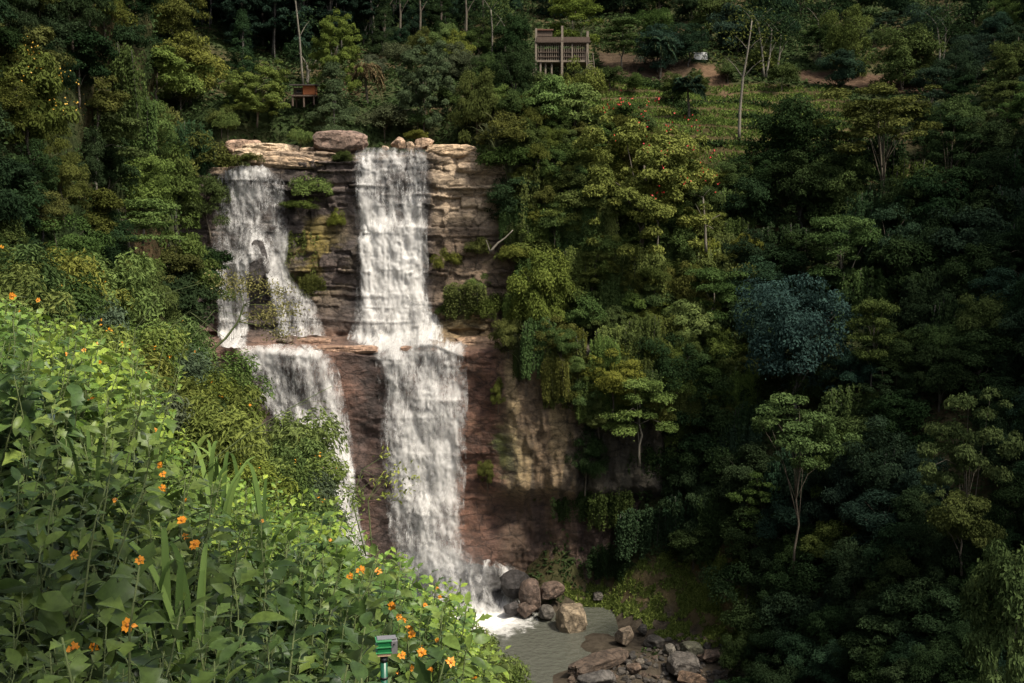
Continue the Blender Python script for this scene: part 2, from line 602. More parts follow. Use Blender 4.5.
for poly, c in ((TEA, (0.06, 0.05, 0.024)), (TEA2, (0.062, 0.052, 0.026)), (PATH, (0.10, 0.066, 0.042)), (SCREE, (0.048, 0.035, 0.024)), (SCREE2, (0.072, 0.048, 0.033))):
    k = in_poly(tpx, tpy, poly) & far
    tc_[k] = np.array(c) * (1 + 0.5 * nz[k])[:, None]
k = in_poly(tpx, tpy, GREEN) & (TV[:, 1] > 100) & (TV[:, 1] < 132)
tc_[k] = np.array((0.095, 0.075, 0.04)) * (1 + 0.6 * nz[k])[:, None]
k = (TV[:, 2] < -41.2) & (TV[:, 1] < 132)
tc_[k] = (0.055, 0.046, 0.035)
terrain = struct("terrain", mk("terrain", TV, grid_faces(*GX.shape), M_GROUND, col=tc_))

# left side of the gorge: a very steep jungle wall running from beside the viewer to the falls
ly = np.linspace(14, 165, 152)
lz = np.linspace(-46, 75, 111)
LY, LZ = np.meshgrid(ly, lz)

def left_x(y, z):
    xf = np.interp(y, [0, 20, 38, 60, 80, 115, 130, 165], [-13.5, -15.5, -19.5, -24.5, -28.5, -34.0, -39.5, -60])
    up = np.where(z > -5, -(z + 5) * 0.16, -(z + 5) * 0.30)
    return xf + up
LX = left_x(LY, LZ)
LX += fbm(LY * 0.08, LZ * 0.08, 0, 21, 4) * 4.0 * np.clip((LY - 10) / 60, 0.2, 1)
LV = np.stack([LX.ravel(), LY.ravel(), LZ.ravel()], 1)
nz = fbm(LV[:, 0] * 0.12, LV[:, 1] * 0.12, LV[:, 2] * 0.12, 10, 4)
lc = leafy + (soil - leafy) * np.clip(0.3 + nz, 0, 1)[:, None]
left_hill = struct("hillside", mk("hillside", LV, grid_faces(*LX.shape), M_GROUND, col=lc))

# near bank
BANK = np.array([(-7, 2, 0.2), (-4, 2, -1.4), (-2, 2, -2.2), (0, 2, -2.6), (2, 2, -2.8), (-9, 6, 1.5), (-4, 6, -1.7), (-2, 6, -2.9), (0, 6, -3.4), (2, 6, -4.2),
                 (-8, 10, 0.6), (-4.66, 10, -1.3), (-4.1, 11, -1.75), (-3.4, 11, -3.0), (-2.8, 11, -3.1), (-2.1, 11, -3.35), (-1.1, 11, -3.95), (-0.6, 11, -4.5), (1, 11, -6),
                 (-4, 15, -4.6), (-2, 15, -6.0), (0, 15, -7.4), (3, 15, -9.5), (-8, 16, -1.4), (-12, 16, 1.0), (-7, 22, -4.2), (-10, 26, -3.2), (-14, 30, -1.2),
                 (-9.95, 35, -5.2), (-7.8, 34, -6.2), (-5.6, 32, -7.3), (-4.7, 30, -8.3), (-1.4, 24, -9.4), (0.66, 25, -11.2), (4, 26, -15), (-3, 40, -17), (-8, 45, -15), (-13, 45, -8), (-1, 34, -17), (5, 40, -28), (-6, 58, -30), (-18, 55, -10), (8, 15, -14), (10, 2, -8), (10, 40, -36)], float)
fB = rbf_fit(BANK[:, :2], BANK[:, 2], 0.004)
bx = np.linspace(-19, 10, 117)
by = np.linspace(1.2, 58, 190)
BX, BY = np.meshgrid(bx, by)
BZ = fB(np.stack([BX.ravel(), BY.ravel()], 1)).reshape(BX.shape) + fbm(BX * 0.5, BY * 0.5, 0, 31, 4) * 0.25
BV = np.stack([BX.ravel(), BY.ravel(), BZ.ravel()], 1)
nz = fbm(BV[:, 0] * 0.8, BV[:, 1] * 0.8, 0, 12, 4)
bc = leafy * 0.4 + (soil * 0.3 - leafy * 0.4) * np.clip(0.4 + nz, 0, 1)[:, None]
bank = struct("near_bank", mk("near_bank", BV, grid_faces(*BX.shape), M_GROUND, col=bc))
bank.name = "bank_ground"

# ------------------------------------------------------------------ cliff
brng = np.random.default_rng(77)
bounds = [-52.0]
while bounds[-1] < 20:
    z0 = bounds[-1]
    lo, hi = (0.3, 2.3) if z0 > -11 else (0.8, 4.2)
    bounds.append(z0 + lo + (hi - lo) * brng.random() ** 2.0)
bounds = np.array(bounds)
bw = 1.0 + 9.0 * brng.random(len(bounds)) ** 1.6
bp_ = brng.uniform(0, 50, len(bounds))
bo = brng.uniform(-1, 1, len(bounds))
Z_LEDGE = -10.9

def cliff_y(x, z):
    x, z = np.broadcast_arrays(np.asarray(x, float), np.asarray(z, float))
    zl = Z_LEDGE + 1.3 * fbm(x * 0.2, 0.0, 0, 41, 4) + 0.02 * (x + 15)
    w = np.clip((z - zl + 1.0) / 1.7, 0, 1)
    y = 130.4 + 5.6 * w + 0.03 * (z - 0) * (z < zl) + 0.035 * (z - zl) * (z > zl)
    # the ledge shelf steps outwards in slabs
    zt = z + 0.03 * x + 0.9 * fbm(x * 0.09, z * 0.05, 0, 43, 3) + 0.15 * fbm(x * 0.45, z * 0.3, 0, 44, 3)
    idx = np.clip(np.searchsorted(bounds, zt) - 1, 0, len(bounds) - 2)
    u = x / bw[idx] + bp_[idx] + 0.3 * fbm(x * 0.5, z * 0.7, 0, 8, 3)
    cell = np.floor(u)
    rb = _h(idx.astype(np.int64), cell.astype(np.int64), np.zeros_like(cell, dtype=np.int64), 5) * 2 - 1
    dz = np.minimum(zt - bounds[idx], bounds[idx + 1] - zt)
    du = np.minimum(u - cell, cell + 1 - u) * bw[idx]
    crack = 0.30 * np.exp(-(dz / 0.10) ** 2) + 0.26 * np.exp(-(du / 0.12) ** 2)
    upper = sst(zl - 1, zl + 1, z)
    vert = sst(-2, 3, x) * (1 - upper)                         # streaky overhang on the right has no beds
    crack = crack * sst(-0.15, 0.3, fbm(x * 0.3, z * 0.4, 0, 49, 3)) * (0.3 + 0.7 * upper)
    amp = (0.16 + 0.34 * upper) * (0.35 + 0.9 * sst(-0.2, 0.3, fbm(x * 0.13, z * 0.16, 0, 50, 3)))
    y = y + (bo[idx] * 0.5 + rb * 1.0) * amp * (1 - 0.75 * vert) + crack * (1 - 0.8 * vert)
    y = y + fbm(x * 0.22, z * 0.22, 0, 45, 3) * 1.3 + fbm(x * 1.3, z * 1.6, 0, 46, 4) * 0.16
    y = y + vert * (fbm(x * 0.8, z * 0.22, 0, 47, 4) * 1.1)
    # overhang to the right of the main fall, dark hollow below it
    ov = sst(-4, 1, x) * (1 - sst(15, 24, x))
    y = y - ov * 1.8 * sst(-30.5, -27.5, z) * (1 - sst(-13, -9, z))
    y = y + ov * 0.8 * (1 - sst(-31, -28, z))
    # knob behind the left cascade and the mound where the main fall lands
    y = y - 2.6 * np.exp(-(((x + 31.6) / 1.7) ** 2 + ((z + 1.6) / 2.6) ** 2))
    y = y - 1.0 * np.exp(-(((x + 15) / 3.0) ** 2)) * sst(-41, -30, z) * 0
    y = y - 1.6 * np.exp(-(((x + 23) / 3.6) ** 2)) * (z < zl)   # red buttress between the two lower falls
    # lower left fall turns outwards
    y = y - 1.8 * sst(-27, -34, x) * (z < zl)
    y = y + 0.09 * np.clip(x - 14, 0, 99) ** 1.5
    return y

cx = np.linspace(-44, 30, 560)
def z_top(x):
    return np.where(x < -28.6, 10.3, 12.0) - 1.2 * sst(-1, 6, x) - 22 * sst(5, 26, x) + 0.25 * fbm(x * 0.6, 0.0, 0, 3, 3)
tt = np.concatenate([np.linspace(0, 1, 420)])
CXg, TT = np.meshgrid(cx, tt)
CZ = -46.5 + (z_top(CXg) + 46.5) * TT
CY = cliff_y(CXg, CZ)
# flat rocky top running back to the river bed
back = np.linspace(0.4, 14, 22)
topY = CY[-1][None, :] + back[:, None]
topZ = CZ[-1][None, :] + 0.35 * fbm(cx[None, :] * 0.4, topY * 0.4, 0, 51, 4) * np.minimum(back, 1)[:, None] + 0.02 * back[:, None]
CXg = np.vstack([CXg, np.repeat(cx[None, :], 22, 0)])
CY = np.vstack([CY, topY])
CZ = np.vstack([CZ, topZ])
CV = np.stack([CXg.ravel(), CY.ravel(), CZ.ravel()], 1)

def cliff_colour(p):
    x, z = p[:, 0], p[:, 2]
    n1 = fbm(x * 0.18, z * 0.3, 0, 61, 4)
    n2 = fbm(x * 0.5, z * 1.3, 0, 62, 4)
    n3 = fbm(x * 0.35, z * 0.12, 0, 63, 4)
    c = np.empty((len(x), 3))
    up = sst(-12.2, -10.4, z)[:, None]
    grey = np.array([0.085, 0.064, 0.055])
    red = np.array([0.105, 0.052, 0.034])
    c[:] = red * (1 - up) + grey * up
    c *= (1 + 0.7 * n2)[:, None]
    def put(mask, colr):
        m = np.clip(mask, 0, 1)[:, None]
        c[:] = c * (1 - m) + np.array(colr) * m
    ledge = np.exp(-((z - Z_LEDGE) / 1.3) ** 2)
    put(ledge * 0.85 * (0.8 + n2) * (x < 1), (0.17, 0.1, 0.07))
    # the streaked overhang is greyer and browner than the red beds
    put(sst(-2.5, 0, x) * (1 - up[:, 0]) * 0.8, (0.13, 0.095, 0.055))
    # warm dry blocks right of the main fall, upper tier
    put(sst(-10.6, -9.4, x) * (1 - sst(-1, 1.5, x)) * sst(1.0, 3.5, z + 2 * n1) * 1.0, (0.38, 0.29, 0.2))
    put(sst(-10.6, -9.4, x) * (1 - sst(-1, 1.5, x)) * (1 - sst(1, 4, z)) * up[:, 0] * 0.6, (0.2, 0.14, 0.085))
    put((z > 11.0 - 1.5 * (x < -28)) * 0.85 * (x < 2), (0.30, 0.22, 0.15))
    # pale yellow streaks on the overhang
    st = sst(-0.1, 0.25, fbm(x * 0.6, z * 0.16, 0, 64, 5) + 0.25 * n2) * sst(-2.5, -0.5, x) * (1 - sst(5.5, 8.5, x)) * sst(-30, -26, z + 2.5 * n1) * (1 - sst(-14, -11, z))
    put(st * 0.9, (0.25, 0.185, 0.1))
    dk = sst(0.1, 0.3, fbm(x * 0.6, z * 0.12, 0, 65, 5)) * sst(-2.5, 0, x) * (1 - up[:, 0])
    put(dk * 0.8, (0.045, 0.035, 0.026))
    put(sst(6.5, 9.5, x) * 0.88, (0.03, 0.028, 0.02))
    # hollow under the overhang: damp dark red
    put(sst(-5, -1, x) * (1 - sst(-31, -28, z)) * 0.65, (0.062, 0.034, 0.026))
    # wet black rock beside the water
    for cxm, wd, z0, z1 in ((-15, 5.6, -46, 13), (-31, 5.0, -11, 11), (-29, 6, -30, -12)):
        put(np.exp(-((x - cxm) / wd) ** 4) * sst(z0 - 1, z0 + 1, z) * (1 - sst(z1 - 1, z1 + 1, z)) * (0.65 + 0.5 * n3), (0.036, 0.032, 0.032))
    # ochre and moss patches
    moss = sst(0.02, 0.22, n1 + 0.4 * n2)
    put(moss * np.exp(-(((x + 24.5) / 3.4) ** 2 + ((z - 0.3) / 5.0) ** 2)) * 1.1, (0.15, 0.115, 0.025))
    put(moss * np.exp(-(((x + 6) / 4.5) ** 2 + ((z + 5.0) / 5.0) ** 2)) * 1.2, (0.13, 0.105, 0.03))
    put(moss * np.exp(-(((x + 2.0) / 2.2) ** 2 + ((z + 24) / 4.0) ** 2)) * 1.0, (0.07, 0.085, 0.02))
    return np.clip(c, 0.01, 0.6)

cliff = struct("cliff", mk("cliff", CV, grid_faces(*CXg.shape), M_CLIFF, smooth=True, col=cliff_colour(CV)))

# pool of water
px_ = np.linspace(-46, 12, 90)
py_ = np.linspace(86, 135, 70)
PX, PY = np.meshgrid(px_, py_)
POOL_Z = -42.5
def pool_material():
    m, nt, out = new_mat("pool_water")
    tc = N(nt, "ShaderNodeTexCoord")
    n = N(nt, "ShaderNodeTexNoise", Scale=1.3, Detail=5.0, Roughness=0.6)
    nt.links.new(tc.outputs["Object"], n.inputs["Vector"])
    d = N(nt, "ShaderNodeBsdfPrincipled", Roughness=0.12, IOR=1.33)
    nt.links.new(mixc(nt, n.outputs[0], (0.06, 0.064, 0.052), (0.1, 0.104, 0.086)), d.inputs["Base Color"])
    b = N(nt, "ShaderNodeBump", Strength=0.8, Distance=0.35)
    nt.links.new(n.outputs[0], b.inputs["Height"])
    nt.links.new(b.outputs[0], d.inputs["Normal"])
    nt.links.new(d.outputs[0], out.inputs[0])
    return m
pool = struct("water", mk("pool", np.stack([PX.ravel(), PY.ravel(), np.full(PX.size, POOL_Z)], 1), grid_faces(*PX.shape), pool_material()))

# ------------------------------------------------------------------ ground look-up
def bvh_of(*os_):
    V, T, n = [], [], 0
    for o in os_:
        me = o.data
        v = np.empty(len(me.vertices) * 3, np.float32)
        me.vertices.foreach_get("co", v)
        v = v.reshape(-1, 3)
        f = np.empty(len(me.loops), np.int32)
        me.loops.foreach_get("vertex_index", f)
        T.append(f.reshape(-1, 4) + n)
        V.append(v)
        n += len(v)
    return BVHTree.FromPolygons(np.concatenate(V).tolist(), np.concatenate(T).tolist())

BVH_FAR = bvh_of(terrain, left_hill, cliff)
BVH_ALL = bvh_of(terrain, left_hill, cliff, bank)
BVH_BANK = bvh_of(bank)
BVH_HILL = bvh_of(terrain)

def hit(px, py, bvh=None):
    d = Vector(ray(px, py)).normalized()
    loc, nor, i, dist = (bvh or BVH_FAR).ray_cast(Vector((0, 0, 0)), d, 900)
    return (np.array(loc), np.array(nor)) if loc is not None else (None, None)

# ------------------------------------------------------------------ foliage generators
def leaf_quads(p, n, t, L, Wd, curl=0.12):
    """one bent diamond-shaped blade per row: base, side, tip, side"""
    n = n / (np.linalg.norm(n, axis=1)[:, None] + 1e-9)
    t = t - n * np.sum(n * t, 1)[:, None]
    t /= np.linalg.norm(t, axis=1)[:, None] + 1e-9
    b = np.cross(n, t)
    L = np.broadcast_to(L, (len(p),))[:, None]
    Wd = np.broadcast_to(Wd, (len(p),))[:, None]
    v0 = p - t * L * 0.5 - n * L * curl
    v2 = p + t * L * 0.5 - n * L * curl
    v1 = p + b * Wd * 0.5 - t * L * 0.08
    v3 = p - b * Wd * 0.5 - t * L * 0.08
    V = np.stack([v0, v1, v2, v3], 1).reshape(-1, 3)
    Q = np.arange(len(p) * 4).reshape(-1, 4)
    return V, Q

def unit(n, rng, zmin=-1.0):
    z = rng.uniform(zmin, 1, n)
    a = rng.uniform(0, 2 * math.pi, n)
    r = np.sqrt(1 - z * z)
    return np.stack([r * np.cos(a), r * np.sin(a), z], 1)

def crown_mesh(seed, W=8.0, H=6.0, nclump=46, clump=0.15, nleaf=8000, leaf=0.36, aspect=0.5, flat=0.7, shape='dome', droop=0.25, inner=0.25, zmin=-0.45, ragged=0.22):
    """leaf blades on many overlapping boughs spread through the crown; origin at the crown's foot"""
    rng = np.random.default_rng(seed)
    d = unit(nclump, rng, zmin)
    if shape == 'cone':
        h = rng.uniform(0.02, 1.0, nclump) ** 1.2
        rr = (1 - h) ** 0.8 * 0.5 * W * rng.uniform(0.65, 1.1, nclump)
        a = rng.uniform(0, 6.283, nclump)
        c = np.stack([rr * np.cos(a), rr * np.sin(a), h * H], 1)
        d = np.stack([np.cos(a), np.sin(a), np.full(nclump, 0.3)], 1)
    elif shape == 'column':
        h = rng.uniform(0.0, 1.0, nclump)
        rr = 0.42 * W * rng.uniform(0.2, 1.1, nclump) * (1.05 - 0.55 * h)
        a = rng.uniform(0, 6.283, nclump)
        c = np.stack([rr * np.cos(a), rr * np.sin(a), h * H], 1)
        d = np.stack([np.cos(a), np.sin(a), np.full(nclump, 0.2)], 1)
    elif shape == 'flat':
        a = rng.uniform(0, 6.283, nclump)
        rr = np.sqrt(rng.uniform(0, 1, nclump)) * 0.5 * W
        lay = rng.choice([0.25, 0.5, 0.72, 0.92], nclump) + rng.normal(0, 0.04, nclump)
        rr *= np.interp(lay, [0.2, 0.5, 1.0], [1.0, 0.95, 0.55])
        c = np.stack([rr * np.cos(a), rr * np.sin(a), lay * H], 1)
        d = np.stack([np.cos(a) * 0.3, np.sin(a) * 0.3, np.ones(nclump)], 1)
    else:
        k = rng.uniform(0.62, 1.0, nclump)
        ins = rng.random(nclump) < inner
        k[ins] = rng.uniform(0.2, 0.6, ins.sum())
        lump = 1 + ragged * vnoise(d[:, 0] * 1.6 + seed, d[:, 1] * 1.6, d[:, 2] * 1.6, seed)
        c = d * np.array([0.5 * W, 0.5 * W, 0.55 * H]) * (k * lump)[:, None] * 0.92
        c[:, 2] += 0.48 * H
    rc = clump * W * rng.uniform(0.55, 1.35, nclump)
    ct = rng.uniform(0.15, 0.85, nclump)
    wts = rc ** 2
    ci = rng.choice(nclump, nleaf, p=wts / wts.sum())
    e = unit(nleaf, rng, -0.55)
    k = rng.uniform(0.45, 1.08, nleaf) ** 0.6
    p = c[ci] + e * rc[ci][:, None] * k[:, None] * np.array([1, 1, flat])
    p += rng.normal(0, 0.05 * W * clump * 3, p.shape) * (rng.random(nleaf) < 0.18)[:, None]
    dd = d[ci]
    nrm = e * 0.55 + dd * 0.35 + np.array([0, 0, 0.45]) + rng.normal(0, 0.42, p.shape)
    t = rng.normal(0, 1, p.shape) + e * 0.8 + np.array([0, 0, -droop * 2])
    L = leaf * rng.uniform(0.6, 1.35, nleaf)
    V, Q = leaf_quads(p, nrm, t, L, L * aspect * rng.uniform(0.8, 1.2, nleaf))
    tint = np.clip(ct[ci] * 0.6 + 0.4 * rng.random(nleaf), 0, 1)
    return V, Q, tint, c

def limb_mb(c, H, rng, r0, foot=-2.0, nl=7, lean=(0, 0), fork=0.35):
    mb = MB()
    top = np.array([c[:, 0].mean() + lean[0], c[:, 1].mean() + lean[1], 0.62 * H])
    n = 7
    s = np.linspace(0, 1, n)[:, None]
    path = np.array([lean[0] * -1.0, lean[1] * -1.0, foot]) * (1 - s) + top * s
    path[1:-1] += rng.normal(0, r0 * 0.8, (n - 2, 3)) * np.array([1, 1, 0])
    mb.tube(path, np.linspace(r0, r0 * 0.4, n))
    idx = rng.choice(len(c), min(nl, len(c)), replace=False)
    for i in idx:
        k = rng.uniform(fork, 0.95)
        a = path[0] * (1 - k) + path[-1] * k
        j = int(k * (n - 1))
        a = path[j]
        b = c[i]
        m = (a + b) / 2 + np.array([0, 0, 0.08 * H])
        q = np.array([a, a * 0.55 + m * 0.45, m, m * 0.5 + b * 0.5, b])
        rr = r0 * (1 - 0.6 * k)
        mb.tube(q, np.linspace(rr * 0.55, rr * 0.16, 5), sides=5)
    return mb

ARCH = {}
def archetype(key, n_var, bark, r0=0.16, foot=-2.5, nl=7, material=None, **kw):
    L = []
    for v in range(n_var):
        seed = (sum(map(ord, key)) * 31 + v * 101) % 100000
        V, Q, tint, c = crown_mesh(seed, **kw)
        cm = mk(key + "_crown", V, Q, material or M_LEAF, smooth=False, tint=tint)
        rng = np.random.default_rng(seed + 1)
        tm = limb_mb(c, kw.get('H', 6.0), rng, r0, foot, nl).mesh(key + "_trunk", bark)
        L.append((cm, tm, kw.get('W', 8.0), kw.get('H', 6.0)))
    ARCH[key] = L

archetype('round', 4, M_BARK, W=8, H=6.5, nclump=60, clump=0.12, nleaf=14000, leaf=0.28, aspect=0.48, zmin=-0.85)
archetype('dense', 3, M_BARKD, W=8, H=7, nclump=80, clump=0.115, nleaf=15000, leaf=0.23, aspect=0.5, ragged=0.18, droop=0.4, zmin=-0.95)
archetype('tiers', 3, M_BARKP, W=9, H=6.5, nclump=54, clump=0.12, nleaf=12000, leaf=0.29, aspect=0.48, flat=0.36, shape='flat', droop=0.05)
archetype('loose', 3, M_BARK, r0=0.09, W=8, H=7, nclump=52, clump=0.085, nleaf=8500, leaf=0.25, aspect=0.5, flat=0.5, inner=0.35, zmin=-0.75, ragged=0.4, nl=16, foot=-6)
archetype('cone', 3, M_BARKD, W=6, H=9, nclump=70, clump=0.13, nleaf=13000, leaf=0.24, aspect=0.42, flat=0.6, shape='cone', droop=0.5)
archetype('droop', 4, M_BARK, W=8, H=7, nclump=56, clump=0.12, nleaf=14000, leaf=0.36, aspect=0.25, flat=0.8, droop=0.9, ragged=0.35, zmin=-0.85)
archetype('coarse', 3, M_BARK, W=8, H=6.5, nclump=44, clump=0.14, nleaf=8000, leaf=0.40, aspect=0.5, flat=0.6, ragged=0.3, zmin=-0.8)
archetype('shrub', 5, M_BARK, W=4, H=3, nclump=28, clump=0.16, nleaf=5200, leaf=0.2, aspect=0.42, flat=0.8, foot=-0.8, nl=5, r0=0.05, zmin=-0.2, ragged=0.4)
archetype('pine', 4, M_BARKD, W=6.5, H=26, nclump=80, clump=0.15, nleaf=10000, leaf=0.62, aspect=0.3, flat=0.5, shape='column', droop=0.5, foot=-7, r0=0.17, nl=10)
archetype('big', 2, M_BARK, W=18, H=19, nclump=170, clump=0.062, nleaf=34000, leaf=0.42, aspect=0.5, flat=0.65, ragged=0.3, zmin=-0.8, inner=0.15, r0=0.3)

# hanging curtain of creepers
def curtain(seed, W=6, H=9, n=7000, strings=70, leaf=0.34):
    rng = np.random.default_rng(seed)
    a = rng.uniform(-0.5, 0.5, strings) * W
    dep = rng.normal(0, 0.45, strings)
    z1 = H * rng.uniform(0.75, 1.0, strings) * (1 - 0.5 * (a / W) ** 2)
    z0 = H * np.abs(rng.normal(0, 0.25, strings))
    i = rng.integers(0, strings, n)
    k = rng.random(n)
    bul = np.sin(np.pi * k) ** 0.5
    p = np.stack([a[i] + rng.normal(0, 0.16, n) * (0.5 + bul), dep[i] - 1.1 * k + rng.normal(0, 0.2, n), z0[i] * (1 - k) + z1[i] * k], 1)
    nr = np.stack([rng.normal(0, 0.5, n), np.full(n, -0.9), rng.normal(0.5, 0.35, n)], 1)
    t = np.stack([rng.normal(0, 0.5, n), rng.normal(0, 0.3, n), np.full(n, -1.0)], 1)
    L = leaf * rng.uniform(0.6, 1.3, n)
    V, Q = leaf_quads(p, nr, t, L, L * 0.55)
    st = rng.uniform(0.2, 0.8, strings)
    mb = MB()
    for j in range(0, strings, 6):
        zz = np.linspace(z0[j], z1[j], 5)
        mb.tube(np.stack([np.full(5, a[j]), dep[j] - 1.1 * np.linspace(0, 1, 5), zz], 1), 0.03, sides=4)
    return mk("creeper_crown", V, Q, M_LEAF, smooth=False, tint=np.clip(st[i] * .6 + .4 * rng.random(n), 0, 1)), mb.mesh("creeper_stem", M_BARKD), W, H

ARCH['creeper'] = [curtain(900 + v) for v in range(4)]

# palms
def palm(seed, W=6.0, nf=18, droop=1.0, leaflets=26, lw=0.16, ll=0.9):
    rng = np.random.default_rng(seed)
    ps, ns, ts, Ls = [], [], [], []
    mb = MB()
    for k in range(nf):
        a = k * 2.399 + rng.normal(0, 0.2)
        el = rng.uniform(-0.2, 1.2)
        Lf = W * 0.5 * rng.uniform(0.8, 1.1)
        s = np.linspace(0, 1, leaflets)
        out = Lf * s * (1 - 0.25 * s)
        z = math.sin(el) * Lf * s - droop * Lf * 0.7 * s ** 2
        r = out * (0.55 + 0.45 * math.cos(el))
        rach = np.stack([r * math.cos(a), r * math.sin(a), z], 1)
        mb.tube(rach[::5], np.linspace(0.06, 0.015, len(rach[::5])), sides=4)
        side = np.array([-math.sin(a), math.cos(a), 0])
        fw = np.array([math.cos(a), math.sin(a), 0])
        for sg in (-1, 1):
            t = side * sg * 0.8 + fw * 0.5 + np.array([0, 0, -0.75 * droop]) + rng.normal(0, 0.12, (leaflets, 3))
            L = ll * (0.4 + np.sin(np.pi * np.clip(s, 0.05, 0.97)))
            tn = t / np.linalg.norm(t, axis=1)[:, None]
            ps.append(rach + tn * (L * 0.5)[:, None])
            ns.append(np.array([0, 0, 1.0]) + fw * 0.3 + side * sg * 0.5 + rng.normal(0, .2, (leaflets, 3)))
            ts.append(t)
            Ls.append(L)
    p, n, t, L = np.concatenate(ps), np.concatenate(ns), np.concatenate(ts), np.concatenate(Ls)
    V, Q = leaf_quads(p, n, t, L, L * lw / 0.9 * 1.1, 0.05)
    return mk("palm_crown", V, Q, M_LEAF, smooth=False, tint=rng.random(len(p))), mb.mesh("palm_frond_stalks", M_STEM)

# a tuft of long arching blades (bamboo grass, reeds)
def blade_tuft(seed, n=60, H=3.0, spread=1.0, wd=0.07, seg=6, mat=None, droop=1.0):
    rng = np.random.default_rng(seed)
    a = rng.uniform(0, 6.283, n)
    h = H * rng.uniform(0.5, 1.1, n)
    o = spread * rng.uniform(0.25, 1.0, n)
    s = np.linspace(0, 1, seg + 1)
    foot = rng.normal(0, 0.1 * spread, (n, 2))
    r = o[:, None] * s ** 1.7
    z = h[:, None] * (s - 0.38 * droop * s ** 3.2)
    x = foot[:, :1] + r * np.cos(a)[:, None]
    y = foot[:, 1:] + r * np.sin(a)[:, None]
    w = wd * rng.uniform(0.6, 1.2, n)[:, None] * (np.sin(np.pi * np.clip(0.12 + 0.88 * s, 0, 1)) ** 0.6)
    sx, sy = -np.sin(a)[:, None] * w, np.cos(a)[:, None] * w
    fold = 0.35 * w
    Lf = np.stack([x - sx, y - sy, z + fold], 2)
    Mi = np.stack([x, y, z], 2)
    Rt = np.stack([x + sx, y + sy, z + fold], 2)
    V = np.stack([Lf, Mi, Rt], 2).reshape(-1, 3)
    Q = []
    b0 = 3 * (seg + 1)
    for i in range(n):
        for k in range(seg):
            q = i * b0 + k * 3
            Q += [(q, q + 1, q + 4, q + 3), (q + 1, q + 2, q + 5, q + 4)]
    tint = np.repeat(rng.random(n), seg * 2)
    return mk("blades", V, np.array(Q), mat or M_LEAF, smooth=True, tint=tint)

ARCH_GRASS = [blade_tuft(300 + k, n=110, H=4.2, spread=2.4, wd=0.07) for k in range(3)]

# ------------------------------------------------------------------ palettes
PAL = {
    'dark': ((0.026, 0.044, 0.018), "dark"),
    'deep': ((0.018, 0.032, 0.014), "blackish-green"),
    'green': ((0.058, 0.084, 0.026), "mid-green"),
    'bright': ((0.105, 0.14, 0.04), "light-green"),
    'yellow': ((0.115, 0.135, 0.03), "yellow-green"),
    'blue': ((0.034, 0.072, 0.05), "blue-green"),
    'grey': ((0.07, 0.088, 0.048), "grey-green"),
    'olive': ((0.075, 0.088, 0.024), "olive"),
    'brown': ((0.10, 0.075, 0.04), "brownish"),
    'gold': ((0.1, 0.135, 0.03), "golden-olive"),
    'teal': ((0.025, 0.046, 0.027), "bluish dark"),
}
TREES = []      # (root, px, py, width px, colour word, kind word)

def plant_tree(kind, base, w, h, colour, name="jungle_tree", var=None, sink=0.0, rz=None, cname="crown", tname="trunk", jitter=0.18, rng=random):
    cm, tm, W0, H0 = (ARCH[kind][var % len(ARCH[kind])] if var is not None else rng.choice(ARCH[kind]))
    root = empty(name, tuple(base), rng.uniform(0, 6.283) if rz is None else rz)
    c = np.array(PAL[colour][0]) if isinstance(colour, str) else np.array(colour)
    c = c * (1 + rng.uniform(-jitter, jitter)) * np.array([1 + rng.uniform(-.12, .12), 1, 1 + rng.uniform(-.15, .15)])
    s = (w / W0, w / W0, h / H0)
    obj(cname, cm, root, (0, 0, -sink), 0, s, c)
    obj(tname, tm, root, (0, 0, -sink), 0, s)
    return root

